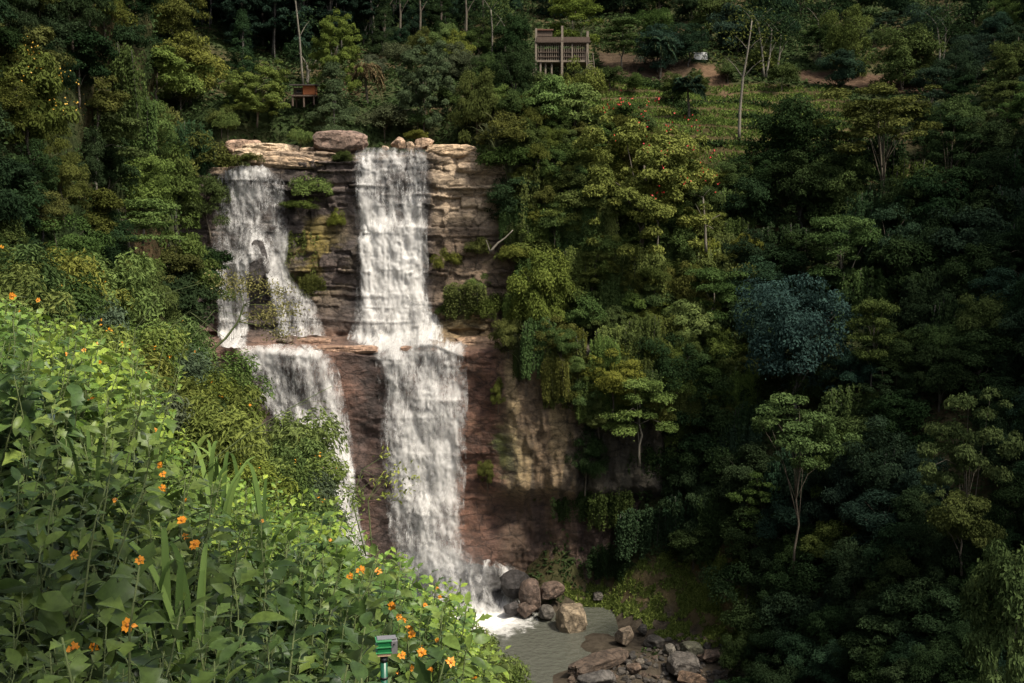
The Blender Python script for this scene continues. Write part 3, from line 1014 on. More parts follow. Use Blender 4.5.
# ------------------------------------------------------------------ named trees of the photograph
#  kind, centre px, foot py, top py, width px, colour, name, label, distance override / offset
HERO = [
    ('big', 258, 130, 58, 76, 'bright', "spreading_tree", "spreading light-green tree with a domed crown beside the small orange hut", None),
    ('big', 336, 98, 12, 54, 'yellow', "spreading_tree", "tall pale yellow-green tree rising in layers above the orange hut, before the dark wood", None),
    ('cone', 334, 137, 66, 48, 'grey', "conical_tree", "dense dark cone-shaped tree between the orange hut and the drooping palm", None),
    ('big', 424, 136, 40, 66, 'grey', "round_tree", "big grey-green tree with a rounded dense crown above the main waterfall's lip", None),
    ('round', 456, 62, 30, 36, 'yellow', "leafy_tree", "yellowish tree peeping over the big grey-green tree above the falls", None),
    ('shrub', 384, 144, 104, 54, 'grey', "leafy_bush", "dark grey-green bush directly behind the big flat boulder at the lip of the falls", None),
    ('droop', 477, 142, 68, 56, 'olive', "leafy_tree", "brownish olive tree between the grey-green tree and the bamboo grass", None),
    ('dense', 515, 100, 44, 44, 'dark', "round_tree", "small dark round tree at the left end of the timber-framed house", None),
    ('tiers', 574, 52, -2, 64, 'yellow', "spreading_tree", "light-green tree standing directly behind the timber-framed house", 179),
    ('tiers', 622, 56, 22, 52, 'green', "spreading_tree", "flat-crowned green tree right beside the timber-framed house above the bare red soil", 184),
    ('shrub', 545, 112, 74, 46, 'green', "leafy_bush", "green bush below the stilts of the timber-framed house, left of the yellow-topped one", 168),
    ('shrub', 583, 112, 62, 42, 'yellow', "leafy_bush", "yellow-topped bush hiding the right foot of the timber-framed house", 168),
    ('big', 642, 268, 104, 150, (0.14, 0.175, 0.05), "flowering_tree", "large broad tree dotted with red flowers at the foot of the tea terraces", None),
    ('dense', 848, 78, 4, 58, 'olive', "round_tree", "dark domed tree on the hilltop right of the forked pale trunks", None),
    ('round', 900, 90, 27, 74, 'green', "leafy_tree", "fresh green round tree above the bare soil at the upper edge of the slope", None),
    ('loose', 886, 158, 74, 130, 'olive', "open_tree", "wide olive tree with thin spreading limbs at the right end of the tea terraces", 140),
    ('dense', 797, 392, 268, 120, (0.03, 0.062, 0.046), "domed_tree", "dense blue-green domed tree in the middle of the dark slope", -5),
    ('tiers', 842, 290, 218, 88, 'green', "spreading_tree", "dark green layered tree just above and right of the blue-green domed tree", -3),
    ('tiers', 872, 372, 300, 62, 'green', "leafy_tree", "green layered tree touching the right side of the blue-green domed tree", -3),
    ('loose', 795, 488, 384, 118, (0.078, 0.105, 0.036), "pale_tree", "pale-leaved slender tree with a visible thin trunk below the blue-green domed tree", -12),
    ('loose', 968, 520, 386, 104, (0.075, 0.09, 0.03), "pale_tree", "pale-topped tree with an open crown at the right-hand end of the dark slope", -9),
    ('coarse', 962, 552, 488, 62, 'olive', "leafy_tree", "olive tree with light leaf sprays directly under the pale-topped tree", -8),
    ('coarse', 1008, 700, 540, 90, 'green', "pale_leaved_tree", "near tree with large whitish-green leaves at the lower right corner", -22),
    ('tiers', 640, 442, 378, 76, 'bright', "spreading_tree", "fresh green tree growing out of the cliff edge left of the vertical black gap", -2),
    ('round', 612, 396, 343, 60, 'yellow', "leafy_tree", "yellow-green tree just above the fresh green one on the cliff edge", -2),
    ('round', 538, 342, 252, 72, 'yellow', "leafy_tree", "light yellow-green tree hanging over the ochre cliff right of the upper fall", -1),
    ('tiers', 716, 330, 270, 74, 'green', "spreading_tree", "light layered tree touching the left side of the blue-green domed tree", -2),
    ('round', 190, 105, 36, 84, 'yellow', "leafy_tree", "yellow-tinged tree at the top of the steep left slope before the dark wood", None),
    ('cone', 178, 300, 150, 90, 'green', "tall_tree", "tall dark tree on the left slope right beside the left cascade", None),
    ('tiers', 96, 170, 105, 100, 'green', "spreading_tree", "green tree with spreading boughs halfway up the left slope", -3),
    ('tiers', 130, 250, 200, 110, 'bright', "spreading_tree", "lighter green bushy tree low on the left slope", -3),
    ('coarse', 30, 160, 55, 90, 'olive', "flowering_tree", "dark tree sprinkled with yellow flowers on the left slope", -4),
    ('round', 62, 290, 215, 100, 'green', "leafy_tree", "green tree behind the tallest wild sunflower bush", -3),
    ('droop', 150, 345, 272, 70, 'olive', "leafy_tree", "olive bushy tree between the wild sunflowers and the dark left slope", 33),
    ('dense', 668, 400, 330, 70, 'dark', "leafy_tree", "dark tree hung with creepers above the vertical black gap", -1),
]

def put_at(px, py, dist=None, bvh=None):
    p, n = hit(px, py, bvh)
    if dist is not None and dist > 0 or p is None:
        return P(px, py, dist or 150)
    if dist is not None:
        return P(px, py, p[1] + dist)
    return p

hero_px = [(367, 108, 110, 90), (566, 70, 90, 60), (303, 100, 110, 120), (688, 112, 60, 50)]
for i, (kind, px, py, ty, wpx, colr, name, label, dist) in enumerate(HERO):
    b = put_at(px, py, dist)
    Y = b[1]
    root = plant_tree(kind, b, wpx * Y / F, (py - ty) * Y / F, colr, name, var=i, jitter=0.06)
    tag(root, label, "bush" if "bush" in name else "tree")
    hero_px.append((px, (py + ty) / 2, wpx, py - ty))
    if "red flowers" in label or "yellow flowers" in label:
        rng = np.random.default_rng(i)
        red = "red" in label
        w, h = wpx * Y / F, (py - ty) * Y / F
        n = 110 if red else 90
        e = unit(n, rng, -0.1)
        ctr = e * np.array([w * .48, w * .48, h * .55]) + np.array([0, 0, h * 0.48])
        cl = ctr[rng.integers(0, n // 3, n * 2)] + rng.normal(0, 0.45 if red else 0.3, (n * 2, 3))
        V, Q = leaf_quads(cl, unit(len(cl), rng), unit(len(cl), rng), 0.26 if red else 0.1, 0.2 if red else 0.08)
        fm = mk("blossoms", V, Q, plain("red_petals", (0.5, 0.025, 0.02)) if red else plain("yellow_petals", (0.5, 0.3, 0.03)), smooth=False)
        o = obj("blossoms", fm, root)
        o["kind"] = "stuff"

# palms on the hill
def palm_tree(px, py, cy, wpx, dist, colour, label, seed, droop, name="palm_tree", nf=18):
    b = put_at(px, py, dist)
    Y = b[1]
    root = empty(name, tuple(b))
    h = (py - cy) * Y / F
    cm, sm = palm(seed, W=wpx * Y / F, nf=nf, droop=droop)
    mb = MB()
    z = np.linspace(-0.5, h, 8)
    mb.tube(np.stack([0.12 * np.sin(z * 0.8), 0 * z, z], 1), np.linspace(0.22, 0.14, 8))
    obj("trunk", mb.mesh("palm_trunk", M_BARK), root)
    cr = obj("crown", cm, root, (0, 0, h), 0, (1, 1, 1), PAL[colour][0])
    obj("frond_stalks", sm, cr)
    tag(root, label, "palm")
    return root
palm_tree(367, 122, 68, 50, 160, 'brown', "dark drooping palm with a shaggy skirt of fronds above the main waterfall", 11, 1.5, nf=30)
palm_tree(688, 128, 86, 46, 160, 'teal', "dark bushy palm standing in the tea terraces left of the red-soil path", 12, 0.8, nf=34)
palm_tree(660, 78, 44, 44, 182, 'teal', "shaggy dark palm at the left end of the bare red soil strip", 13, 1.0, nf=30)

# bamboo-like grass over the cliff edge
for k, (px, py, h, w, lab) in enumerate([(494, 160, 40, 48, "pale bamboo grass drooping over the cliff top beside the dry tan blocks"),
                                         (512, 188, 50, 44, "pale bamboo grass hanging lower down the cliff edge beside the jungle"),
                                         (502, 145, 34, 50, "pale bamboo grass on the cliff top behind the other grass clumps"),
                                         (524, 372, 48, 34, "pale grass curtain drooping over the overhang right of the ledge")]):
    b = put_at(px, py, -0.6)
    root = empty("bamboo_grass", tuple(b))
    Y = b[1]
    obj("blades", ARCH_GRASS[k % 3], root, (0, 0, 0), k, (w * Y / F / 4.0,) * 2 + (h * Y / F / 3.2,), (0.13, 0.15, 0.075))
    tag(root, lab, "grass clump", "pale grass clumps along the cliff edge")

# ------------------------------------------------------------------ filling jungle, one tree at a time
def region(px, py):
    """(spacing, kinds, colours, size factor) of the jungle at a point, None where none grows"""
    if px < 222 and py < 345 and px < 205 + 25 * math.sin(py * 0.013):
        kinds = ['round', 'droop', 'dense', 'coarse', 'shrub', 'coarse', 'creeper']
        cols = ['dark', 'deep', 'dark', 'olive'] if px < 110 or py < 40 else ['green', 'olive', 'green', 'dark', 'bright', 'dark']  # edge-of-view darkening painted into the leaf colours
        return 27, kinds, cols, 'left slope'
    if py < 150 and px < 500 and px > 205:
        if py < 95 - 0.28 * (px - 220) and py < 100:
            return 15, ['cone', 'dense', 'droop', 'cone'], ['deep', 'dark', 'teal', 'dark'], 'hillside wood'
        if py < 18 or py > 122:
            return None
        return 18, ['shrub', 'round', 'droop', 'shrub'], ['green', 'olive', 'bright', 'green', 'grey'], 'slope above the falls'
    if py < 60 and px >= 470:
        if px < 610 and py > 8:
            return None if 520 < px < 605 else (20, ['round', 'droop'], ['green', 'olive', 'dark'], 'hilltop')
        return 27, ['round', 'coarse', 'loose', 'dense', 'droop'], ['dark', 'green', 'teal', 'teal', 'deep'], 'hilltop'
    if in_poly(np.array(px), np.array(py), TEA) or in_poly(np.array(px), np.array(py), TEA2) or in_poly(np.array(px), np.array(py), SCREE):
        return None
    if 530 < px < 605 and py < 82:
        return None
    if in_poly(np.array(px), np.array(py), SCREE2) or in_poly(np.array(px), np.array(py), PATH):
        return None
    if py < 110 and px >= 480:
        if px > 840:
            return 26, ['round', 'dense', 'tiers'], ['dark', 'teal', 'deep', 'green'], 'hilltop'
        return 17, ['shrub', 'round'], ['olive', 'green', 'green'], 'hillside by the tea terraces'
    edge = np.interp(py, [100, 160, 230, 300, 340, 400, 480, 560], [500, 505, 512, 512, 535, 580, 640, 680])
    if px < edge:
        return None
    if py < 420 and px < 745:
        return 21, ['round', 'droop', 'creeper', 'creeper', 'shrub', 'coarse', 'dense', 'round'], ['green', 'olive', 'green', 'green', 'dark', 'bright', 'bright'], 'jungle above the cliff'
    if px > 690 and py < 560:
        return 28, ['round', 'dense', 'droop', 'droop', 'coarse', 'creeper', 'loose'], ['dark', 'deep', 'dark', 'teal', 'green', 'deep'], 'dark slope'
    if px > 745:
        return 25, ['round', 'coarse', 'droop', 'shrub'], ['dark', 'deep', 'deep', 'teal', 'dark'], 'foot of the dark slope'
    return None

LAND = [("the red-flowered tree", 640, 165), ("the blue-green domed tree", 797, 328), ("the pale slender tree", 795, 440),
        ("the pale-topped tree", 968, 440), ("the timber-framed house", 562, 55), ("the orange hut", 305, 92), ("the tea terraces", 770, 125),
        ("the main waterfall's lip", 395, 148), ("the left cascade", 235, 220), ("the dead pale trunk", 705, 222),
        ("the yellow-flowered tree", 30, 110), ("the drooping palm", 367, 80), ("the pale bamboo grass", 500, 150),
        ("the forked pale trunks", 765, 60), ("the fresh green cliff-edge tree", 640, 408), ("the grassy bank by the pool", 690, 590),
        ("the bare red soil", 640, 68), ("the near whitish-leaved tree", 1008, 610), ("the yellow-tinged slope-top tree", 190, 70),
        ("the ochre overhang", 535, 430), ("the wild sunflowers", 60, 330), ("the vertical black gap", 660, 480), ("the lower left fall", 285, 385),
        ("the wide olive tree", 886, 115), ("the tall pine wood", 260, 20)]
def relation(px, py):
    L = sorted((math.hypot(px - a, (py - b)), n, a, b) for n, a, b in LAND)
    out = []
    for d, n, a, b in L[:4]:
        dx, dy = px - a, py - b
        if abs(dx) < 0.45 * abs(dy):
            r = "above" if dy < 0 else "below"
        elif abs(dy) < 0.45 * abs(dx):
            r = "left of" if dx < 0 else "right of"
        else:
            r = ("up-" if dy < 0 else "down-") + ("left of" if dx < 0 else "right of")
        q = "just " if d < 45 else ("" if d < 110 else "well ")
        out.append(q + r + " " + n)
    return out
USED = {}
def unique_label(base, px, py):
    rel = relation(px, py)
    for k in range(4):
        lab = f"{base} {rel[k]}"
        if lab not in USED and len(lab.split()) <= 16:
            USED[lab] = 1
            return lab
    for k in range(1, 4):
        lab = f"{base} {rel[0]}, {rel[k]}"
        if lab not in USED and len(lab.split()) <= 16:
            USED[lab] = 1
            return lab
    lab = f"{base} {rel[0]}"
    USED[lab] = 2
    return lab

KWORD = {'round': "bushy tree", 'dense': "dense tree", 'tiers': "layered tree", 'loose': "open tree", 'cone': "pointed tree", 'droop': "narrow-leaved tree",
         'coarse': "large-leaved tree", 'shrub': "shrub", 'creeper': "creeper-hung tree", 'pine': "tall straight tree"}
KNAME = {'round': "jungle_tree", 'dense': "jungle_tree", 'tiers': "jungle_tree", 'loose': "jungle_tree", 'droop': "jungle_tree", 'coarse': "jungle_tree", 'shrub': "jungle_shrub", 'creeper': "creeper_tree", 'cone': "jungle_tree"}

frng = random.Random(5)
pts = []
for tries in range(9000):
    px, py = frng.uniform(-40, 1064), frng.uniform(-6, 715)
    rg = region(px, py)
    if rg is None:
        continue
    sp = rg[0]
    if any((px - a) ** 2 + (py - b) ** 2 < max(sp, s2) ** 2 for a, b, s2, _ in pts):
        continue
    pts.append((px, py, sp, rg))
pts.sort(key=lambda q: q[1])
n_fill = 0
for px, py, sp, rg in pts:
    if any(abs(px - a) < w * 0.32 and abs(py - b) < h * 0.32 for a, b, w, h in hero_px):
        continue
    p, n = hit(px, py + sp * 0.7)
    if p is None:
        continue
    kind = frng.choice(rg[1])
    colr = frng.choice(rg[2])
    if kind == 'creeper' and p[1] < 90:
        kind = 'droop'
    w = sp * (frng.uniform(1.5, 2.2) if rg[3][:4] in ('hill', 'slop') else frng.uniform(2.0, 3.0)) * p[1] / F
    h = w * frng.uniform(0.7, 1.05)
    if kind == 'creeper':
        w *= 0.75
        h = w * frng.uniform(1.3, 2.0)
        p = p - np.array([0, 0, h * 0.45])
    if kind == 'shrub':
        h = w * 0.7
    if kind == 'cone':
        h = w * frng.uniform(1.5, 2.2)
    root = plant_tree(kind, p + n * 0.3, w, h, colr, KNAME[kind], rz=0.0 + frng.uniform(-.4, .4) if kind == 'creeper' else None, rng=frng)
    n_fill += 1
    tag(root, unique_label(f"{PAL[colr][1]} {KWORD[kind]}", px, py), "shrub" if kind == 'shrub' else "tree", "trees and shrubs of the " + rg[3] if rg[3][0] != 'j' else "trees and shrubs in the " + rg[3])
for tries in range(5000):
    px, py = frng.uniform(505, 745), frng.uniform(118, 425)
    rg = region(px, py)
    if rg is None or not rg[3].startswith('jungle'):
        continue
    if any((px - a) ** 2 + (py - b) ** 2 < 15 ** 2 for a, b, s2, q in pts if s2 == 15) or any((px - a) ** 2 + (py - b) ** 2 < 10 ** 2 for a, b, s2, q in pts):
        continue
    p, n = hit(px, py + 8)
    if p is None:
        continue
    pts.append((px, py, 15, rg))
    kind = 'creeper' if frng.random() < 0.5 and py > 190 else frng.choice(['shrub', 'droop', 'round', 'coarse'])
    colr = frng.choice(['green', 'olive', 'bright', 'green', 'yellow', 'olive'])
    w = frng.uniform(22, 36) * p[1] / F
    h = w * (frng.uniform(1.3, 2.2) if kind == 'creeper' else frng.uniform(.7, 1.0))
    off = np.array([0, -1.0, -h * 0.5 if kind == 'creeper' else -0.3])
    root = plant_tree(kind, p + n * 0.8 + off, w, h, colr, KNAME[kind], rz=frng.uniform(-.4, .4) if kind == 'creeper' else None, rng=frng)
    tag(root, unique_label(f"small {PAL[colr][1]} {KWORD[kind]}", px, py), "shrub" if kind == 'shrub' else "tree", "trees and shrubs in the jungle above the cliff")
    n_fill += 1
print("fill trees", n_fill)

# tall straight wood at the top left
prng = random.Random(11)
pine_pts = []
for tries in range(6000):
    x, y = prng.uniform(-95, 25), prng.uniform(188, 300)
    z = fT(np.array([[x, y]]))[0]
    px, py = proj(np.array([x, y, z]))
    if not (150 < px < 590) or py > 92 - 0.30 * (px - 220) or py < -45:
        continue
    if any((x - a) ** 2 + (y - b) ** 2 < 12 for a, b in pine_pts):
        continue
    pine_pts.append((x, y))
    if len(pine_pts) > 210:
        break
for x, y in sorted(pine_pts, key=lambda q: q[1]):
    z = fT(np.array([[x, y]]))[0]
    px, py = proj(np.array([x, y, z]))
    h = prng.uniform(20, 30)
    root = empty("tall_forest_tree", (x, y, z), prng.uniform(0, 6.28))
    cm, tm, W0, H0 = prng.choice(ARCH['pine'])
    s = prng.uniform(0.8, 1.15)
    lift = prng.uniform(0.5, 6)
    obj("crown", cm, root, (0, 0, lift), 0, (s, s, h / 26), np.array((0.02, 0.038, 0.024)) * prng.uniform(0.7, 1.3))
    obj("trunk", tm, root, (0, 0, lift), 0, (s, s, h / 26))
    tag(root, unique_label("tall straight forest tree on a bare trunk", float(px), float(py) - 25), "tree", "tall straight trees of the dark wood")

# bare and pale trunks that stand out
def bare_tree(pts_px, Y, r0, r1, name, label, cat="tree", branches=(), mat=None, foliage=None):
    """trunk through picture points at one distance, branches as (start index, dpx, dpy)"""
    W = np.array([P(a, b, Y) for a, b in pts_px])
    root = empty(name, tuple(W[0]))
    mb = MB()
    q = W - W[0]
    k = np.linspace(0, len(q) - 1, (len(q) - 1) * 3 + 1)
    q2 = np.stack([np.interp(k, np.arange(len(q)), q[:, j]) for j in range(3)], 1)
    mb.tube(q2, np.linspace(r0, r1, len(q2)), sides=6)
    obj("trunk", mb.mesh("bare_trunk", mat or M_BARKP), root)
    for bi, (i, dx, dy, dd) in enumerate(branches):
        b = MB()
        a = q[i]
        e = a + np.array([dx * Y / F, dd, -dy * Y / F])
        m = (a + e) / 2 + np.array([0, 0, 0.06 * np.linalg.norm(e - a)])
        rr = (r0 + (r1 - r0) * i / (len(q) - 1)) * 0.55
        b.tube(np.array([a, (a + m) / 2, m, (m + e) / 2, e]), np.linspace(rr, rr * 0.3, 5), sides=5)
        obj("branch", b.mesh("branch", mat or M_BARKP), root)
    if foliage:
        rng = np.random.default_rng(len(label))
        ends = np.array([q[-1]] + [q[i] + np.array([dx * Y / F, dd, -dy * Y / F]) for i, dx, dy, dd in branches])
        n, L, spread, c = foliage
        p = ends[rng.integers(0, len(ends), n)] + rng.normal(0, spread, (n, 3)) * np.array([1, 1, .55])
        V, Qd = leaf_quads(p, unit(n, rng, 0), unit(n, rng), L, L * 0.45)
        obj("crown", mk("sparse_crown", V, Qd, M_LEAF, smooth=False, tint=rng.random(n)), root, color=c)
    return tag(root, label, cat)

bare_tree([(706, 252), (705, 225), (703, 197)], hit(706, 262)[0][1] - 4.0, 0.2, 0.1, "dead_tree", "dead pale bare trunk with broken branches in the jungle beside the red-flowered tree", branches=[(1, 14, -10, -0.5), (1, -10, -22, 0.3), (2, -22, -4, -.3), (1, 8, 4, -.4), (2, 7, -8, .2)])
bare_tree([(657, 252), (658, 238), (658, 222)], hit(657, 262)[0][1] - 4.5, 0.13, 0.1, "slim_tree", "slim pale trunk standing under the red-flowered tree, the longer one", branches=[(2, 8, -10, 0), (2, -7, -9, .4)])
bare_tree([(640, 246), (640, 238), (641, 230)], hit(640, 256)[0][1] - 4.5, 0.11, 0.09, "slim_tree", "short pale trunk under the red-flowered tree, left of the longer one", branches=[(2, -6, -9, 0.2), (2, 5, -8, .3)])
bare_tree([(739, 140), (740, 110), (743, 78), (748, 50), (752, 20)], hit(739, 142)[0][1], 0.24, 0.08, "slender_tree", "slender bare tree with a thin pale trunk standing in the tea terraces", branches=[(2, -14, -20, 1), (2, 16, -16, -1), (3, -12, -14, .5), (3, 14, -12, -.5), (4, -8, -10, .4)], foliage=(420, 0.5, 1.3, PAL['olive'][0]))
for k, (a, b, c, d, lab) in enumerate([(764, 78, 758, 22, "left forked pale trunk at the upper edge of the tea terraces"), (766, 78, 772, 30, "middle pale trunk leaning outward at the upper edge of the tea terraces"), (776, 76, 781, 35, "right slim pale trunk at the upper edge of the tea terraces"),
                                       (820, 62, 818, 20, "single pale trunk left of the dark domed hilltop tree"), (940, 66, 937, 25, "left pale trunk of the forked pair right of the fresh green tree"), (942, 66, 946, 28, "right pale trunk of the forked pair right of the fresh green tree"),
                                       (303, 86, 294, -12, "thin pale leaning trunk in front of the tall dark wood above the orange hut"), (376, 45, 368, -15, "pale leaning trunk at the front of the tall wood near the yellow-green layered tree"),
                                       (492, 58, 491, 10, "pale bare pole-like trunk left of the timber-framed house"), (505, 54, 504, 25, "shorter pale bare trunk left of the timber-framed house"),
                                       (307, 84, 307, 65, "short pale post-like trunk rising behind the orange hut"), (466, 40, 465, -12, "dark straight trunk above the olive tree, at the edge of the tall wood"),
                                       (384, 40, 384, -12, "straight trunk at the front edge of the tall wood above the drooping palm"), (420, 38, 419, -12, "straight bare trunk above the grey-green tree"), (440, 36, 441, -12, "second straight bare trunk right of the one above the grey-green tree"), (483, 34, 482, -12, "straight trunk above the brownish olive tree"), (400, 40, 399, -12, "slim straight trunk between two others above the drooping palm")]):
    hp = hit(a, b)[0]
    bare_tree([(a, b), ((a + c) / 2 + 1, (b + d) / 2), (c, d)], hp[1] - 1.0, 0.2 if k < 10 else 0.26, 0.1 if k < 10 else 0.2, "pale_trunk_tree" if k < 11 else "bare_trunk_tree", lab, branches=[(2, -10, -14, 1), (2, 12, -12, -1), (1, 9, -16, .5)], mat=None if k < 11 else M_BARK, foliage=(500, 0.55, 1.6, PAL['dark'][0]))
bare_tree([(490, 252), (498, 243), (505, 238), (513, 230)], 130.5, 0.16, 0.06, "fallen_branch", "bare pale branch sticking out of the ochre cliff beside the jungle edge", cat="branch", branches=[(0, -4, -12, -.2)])

# ------------------------------------------------------------------ undergrowth, one mass of small leaves over the slopes
def scatter(o, n, rng, keep, off=0.25):
    me = o.data
    v = np.empty(len(me.vertices) * 3, np.float32)
    me.vertices.foreach_get("co", v)
    v = v.reshape(-1, 3).astype(float)
    f = np.empty(len(me.loops), np.int32)
    me.loops.foreach_get("vertex_index", f)
    f = f.reshape(-1, 4)
    c = v[f].mean(1)
    px, py = proj(c)
    ok = keep(c, px, py)
    f, c = f[ok], c[ok]
    a, b, d = v[f[:, 0]], v[f[:, 1]], v[f[:, 3]]
    nr = np.cross(b - a, d - a)
    ar = np.linalg.norm(nr, axis=1)
    nr /= ar[:, None] + 1e-9
    nr *= np.where(np.sum(nr * c, 1) > 0, -1, 1)[:, None]
    w = ar / np.maximum(c[:, 1], 20) ** 1.1
    i = rng.choice(len(f), n, p=w / w.sum())
    u, t = rng.random((2, n, 1))
    return a[i] + u * (b[i] - a[i]) + t * (d[i] - a[i]), nr[i]

def inframe(px, py, m=60):
    return (px > -m) & (px < 1024 + m) & (py > -m) & (py < 683 + m)

urng = np.random.default_rng(99)
def keep_t(c, px, py):
    k = inframe(px, py) & (c[:, 2] > -41.5)
    for poly in (TEA, TEA2, PATH, SCREE, SCREE2):
        k &= ~(in_poly(px, py, poly) & (c[:, 1] > 130))
    k &= ~(in_poly(px, py, GREEN) & (c[:, 1] < 132))
    return k
def undergrowth(o, n, size, colr, label, keep, lift=1.0, asp=0.5, name="undergrowth"):
    p, nr = scatter(o, n, urng, keep)
    # drawn together into uneven clumps
    lump = fbm(p[:, 0] * 0.35, p[:, 1] * 0.35, p[:, 2] * 0.35, 71, 3)
    p = p + nr * (np.clip(lump + 0.35, 0, 1) * lift * urng.random(len(p)))[:, None]
    sz = size * np.clip(p[:, 1] / 120, 0.25, 1.6) * urng.uniform(0.6, 1.3, len(p))
    nn = nr * 0.6 + np.array([0, 0, 0.6]) + urng.normal(0, .45, p.shape)
    V, Q = leaf_quads(p, nn, urng.normal(0, 1, p.shape) + np.array([0, 0, -.5]), sz, sz * asp)
    tint = np.clip(0.4 + 0.5 * lump + 0.35 * (urng.random(len(p)) - .5), 0, 1)
    u = obj(name, mk(name, V, Q, M_LEAF, smooth=False, tint=tint), color=colr)
    return tag(u, label, "undergrowth", kind="stuff")
undergrowth(terrain, 190000, 0.6, (0.04, 0.06, 0.022), "leafy undergrowth covering the slopes between the jungle trees", keep_t, 1.6)
undergrowth(left_hill, 70000, 0.5, (0.035, 0.055, 0.02), "leafy undergrowth clinging to the steep left hillside", lambda c, px, py: inframe(px, py, 260), 1.6)
undergrowth(bank, 42000, 1.15, (0.06, 0.085, 0.026), "low leafy growth over the bank falling away below the sunflowers", lambda c, px, py: c[:, 1] > 11.5, 0.7, 0.4)
# grass on terraces and bank
def keep_g(c, px, py):
    return ((in_poly(px, py, TEA) | in_poly(px, py, TEA2)) & (c[:, 1] > 130)) | (in_poly(px, py, GREEN) & (c[:, 1] < 132) & (c[:, 1] > 100))
def grass(n, colr, label, keep, size):
    p, nr = scatter(terrain, n * 2, urng, keep)
    dens = fbm(p[:, 0] * 0.6, p[:, 1] * 0.6, p[:, 2] * 0.8, 72, 4)
    p = p[dens > np.where(p[:, 1] < 132, -0.22, -0.5) + 0.25 * urng.random(len(p))]
    ph = (p[:, 2] + 0.7 * fbm(p[:, 0] * 0.15, p[:, 1] * 0.15, 0, 73, 3)) / 1.9
    p = p[(ph - np.floor(ph) > 0.26) | (p[:, 1] < 132)]          # bare earth banks between the terraces
    t = urng.normal(0, .45, p.shape) + np.array([0, 0, 1.0])
    nn = urng.normal(0, 1, p.shape)
    nn[:, 1] -= 1.0
    sz = size * urng.uniform(.5, 1.4, len(p))
    V, Q = leaf_quads(p + np.array([0, 0, 1]) * (sz * .3)[:, None], nn, t, sz, sz * .3)
    o = obj("grass", mk("grass", V, Q, M_LEAF, smooth=False, tint=urng.random(len(p))), color=colr)
    return tag(o, label, "grass", kind="stuff")
grass(19000, (0.1, 0.145, 0.034), "rough grass and low tea over the terraced field", lambda c, px, py: (in_poly(px, py, TEA) | in_poly(px, py, TEA2)) & (c[:, 1] > 130), 0.5)
grass(26000, (0.125, 0.16, 0.04), "rough grass on the bank beside the pool", lambda c, px, py: in_poly(px, py, GREEN) & (c[:, 1] < 132) & (c[:, 1] > 100), 0.5)

# tea rows along the contour
for k, (pa, lab) in enumerate([([(690, 106), (742, 104), (800, 112), (848, 118)], "upper dark row of tea bushes along the terraced field"),
                               ([(735, 118), (790, 122), (856, 128)], "second dark row of tea bushes down the terraced field"),
                               ([(742, 128), (790, 134), (856, 138)], "third dark row of tea bushes down the terraced field"),
                               ([(700, 146), (760, 146), (840, 144)], "lowest dark row of tea bushes at the terrace foot"),
                               ([(612, 82), (640, 84), (662, 90)], "short row of low bushes under the bare red soil"),
                               ([(672, 92), (676, 104), (690, 116)], "short slanting row of bushes beside the dark bushy palm")]):
    a = np.array(pa, float)
    n = 900
    t = urng.random(n) * (len(a) - 1)
    qx = np.interp(t, np.arange(len(a)), a[:, 0])
    qy = np.interp(t, np.arange(len(a)), a[:, 1])
    line = np.array([hit(x, y, BVH_HILL)[0] for x, y in zip(qx[:120], qy[:120])])
    base = line[0]
    p = line[urng.integers(0, len(line), n)] + urng.normal(0, 1, (n, 3)) * np.array([0.8, 0.35, 0.25]) + np.array([0, 0, 0.4])
    V, Q = leaf_quads(p - base, unit(n, urng, -.1), unit(n, urng), 0.5, 0.25)
    o = obj("tea_hedge", mk("tea_hedge_foliage", V, Q, M_LEAF, smooth=False, tint=urng.random(n)), loc=tuple(base), color=(0.03, 0.05, 0.018))
    tag(o, lab, "hedge", "rows of tea bushes on the terraces")

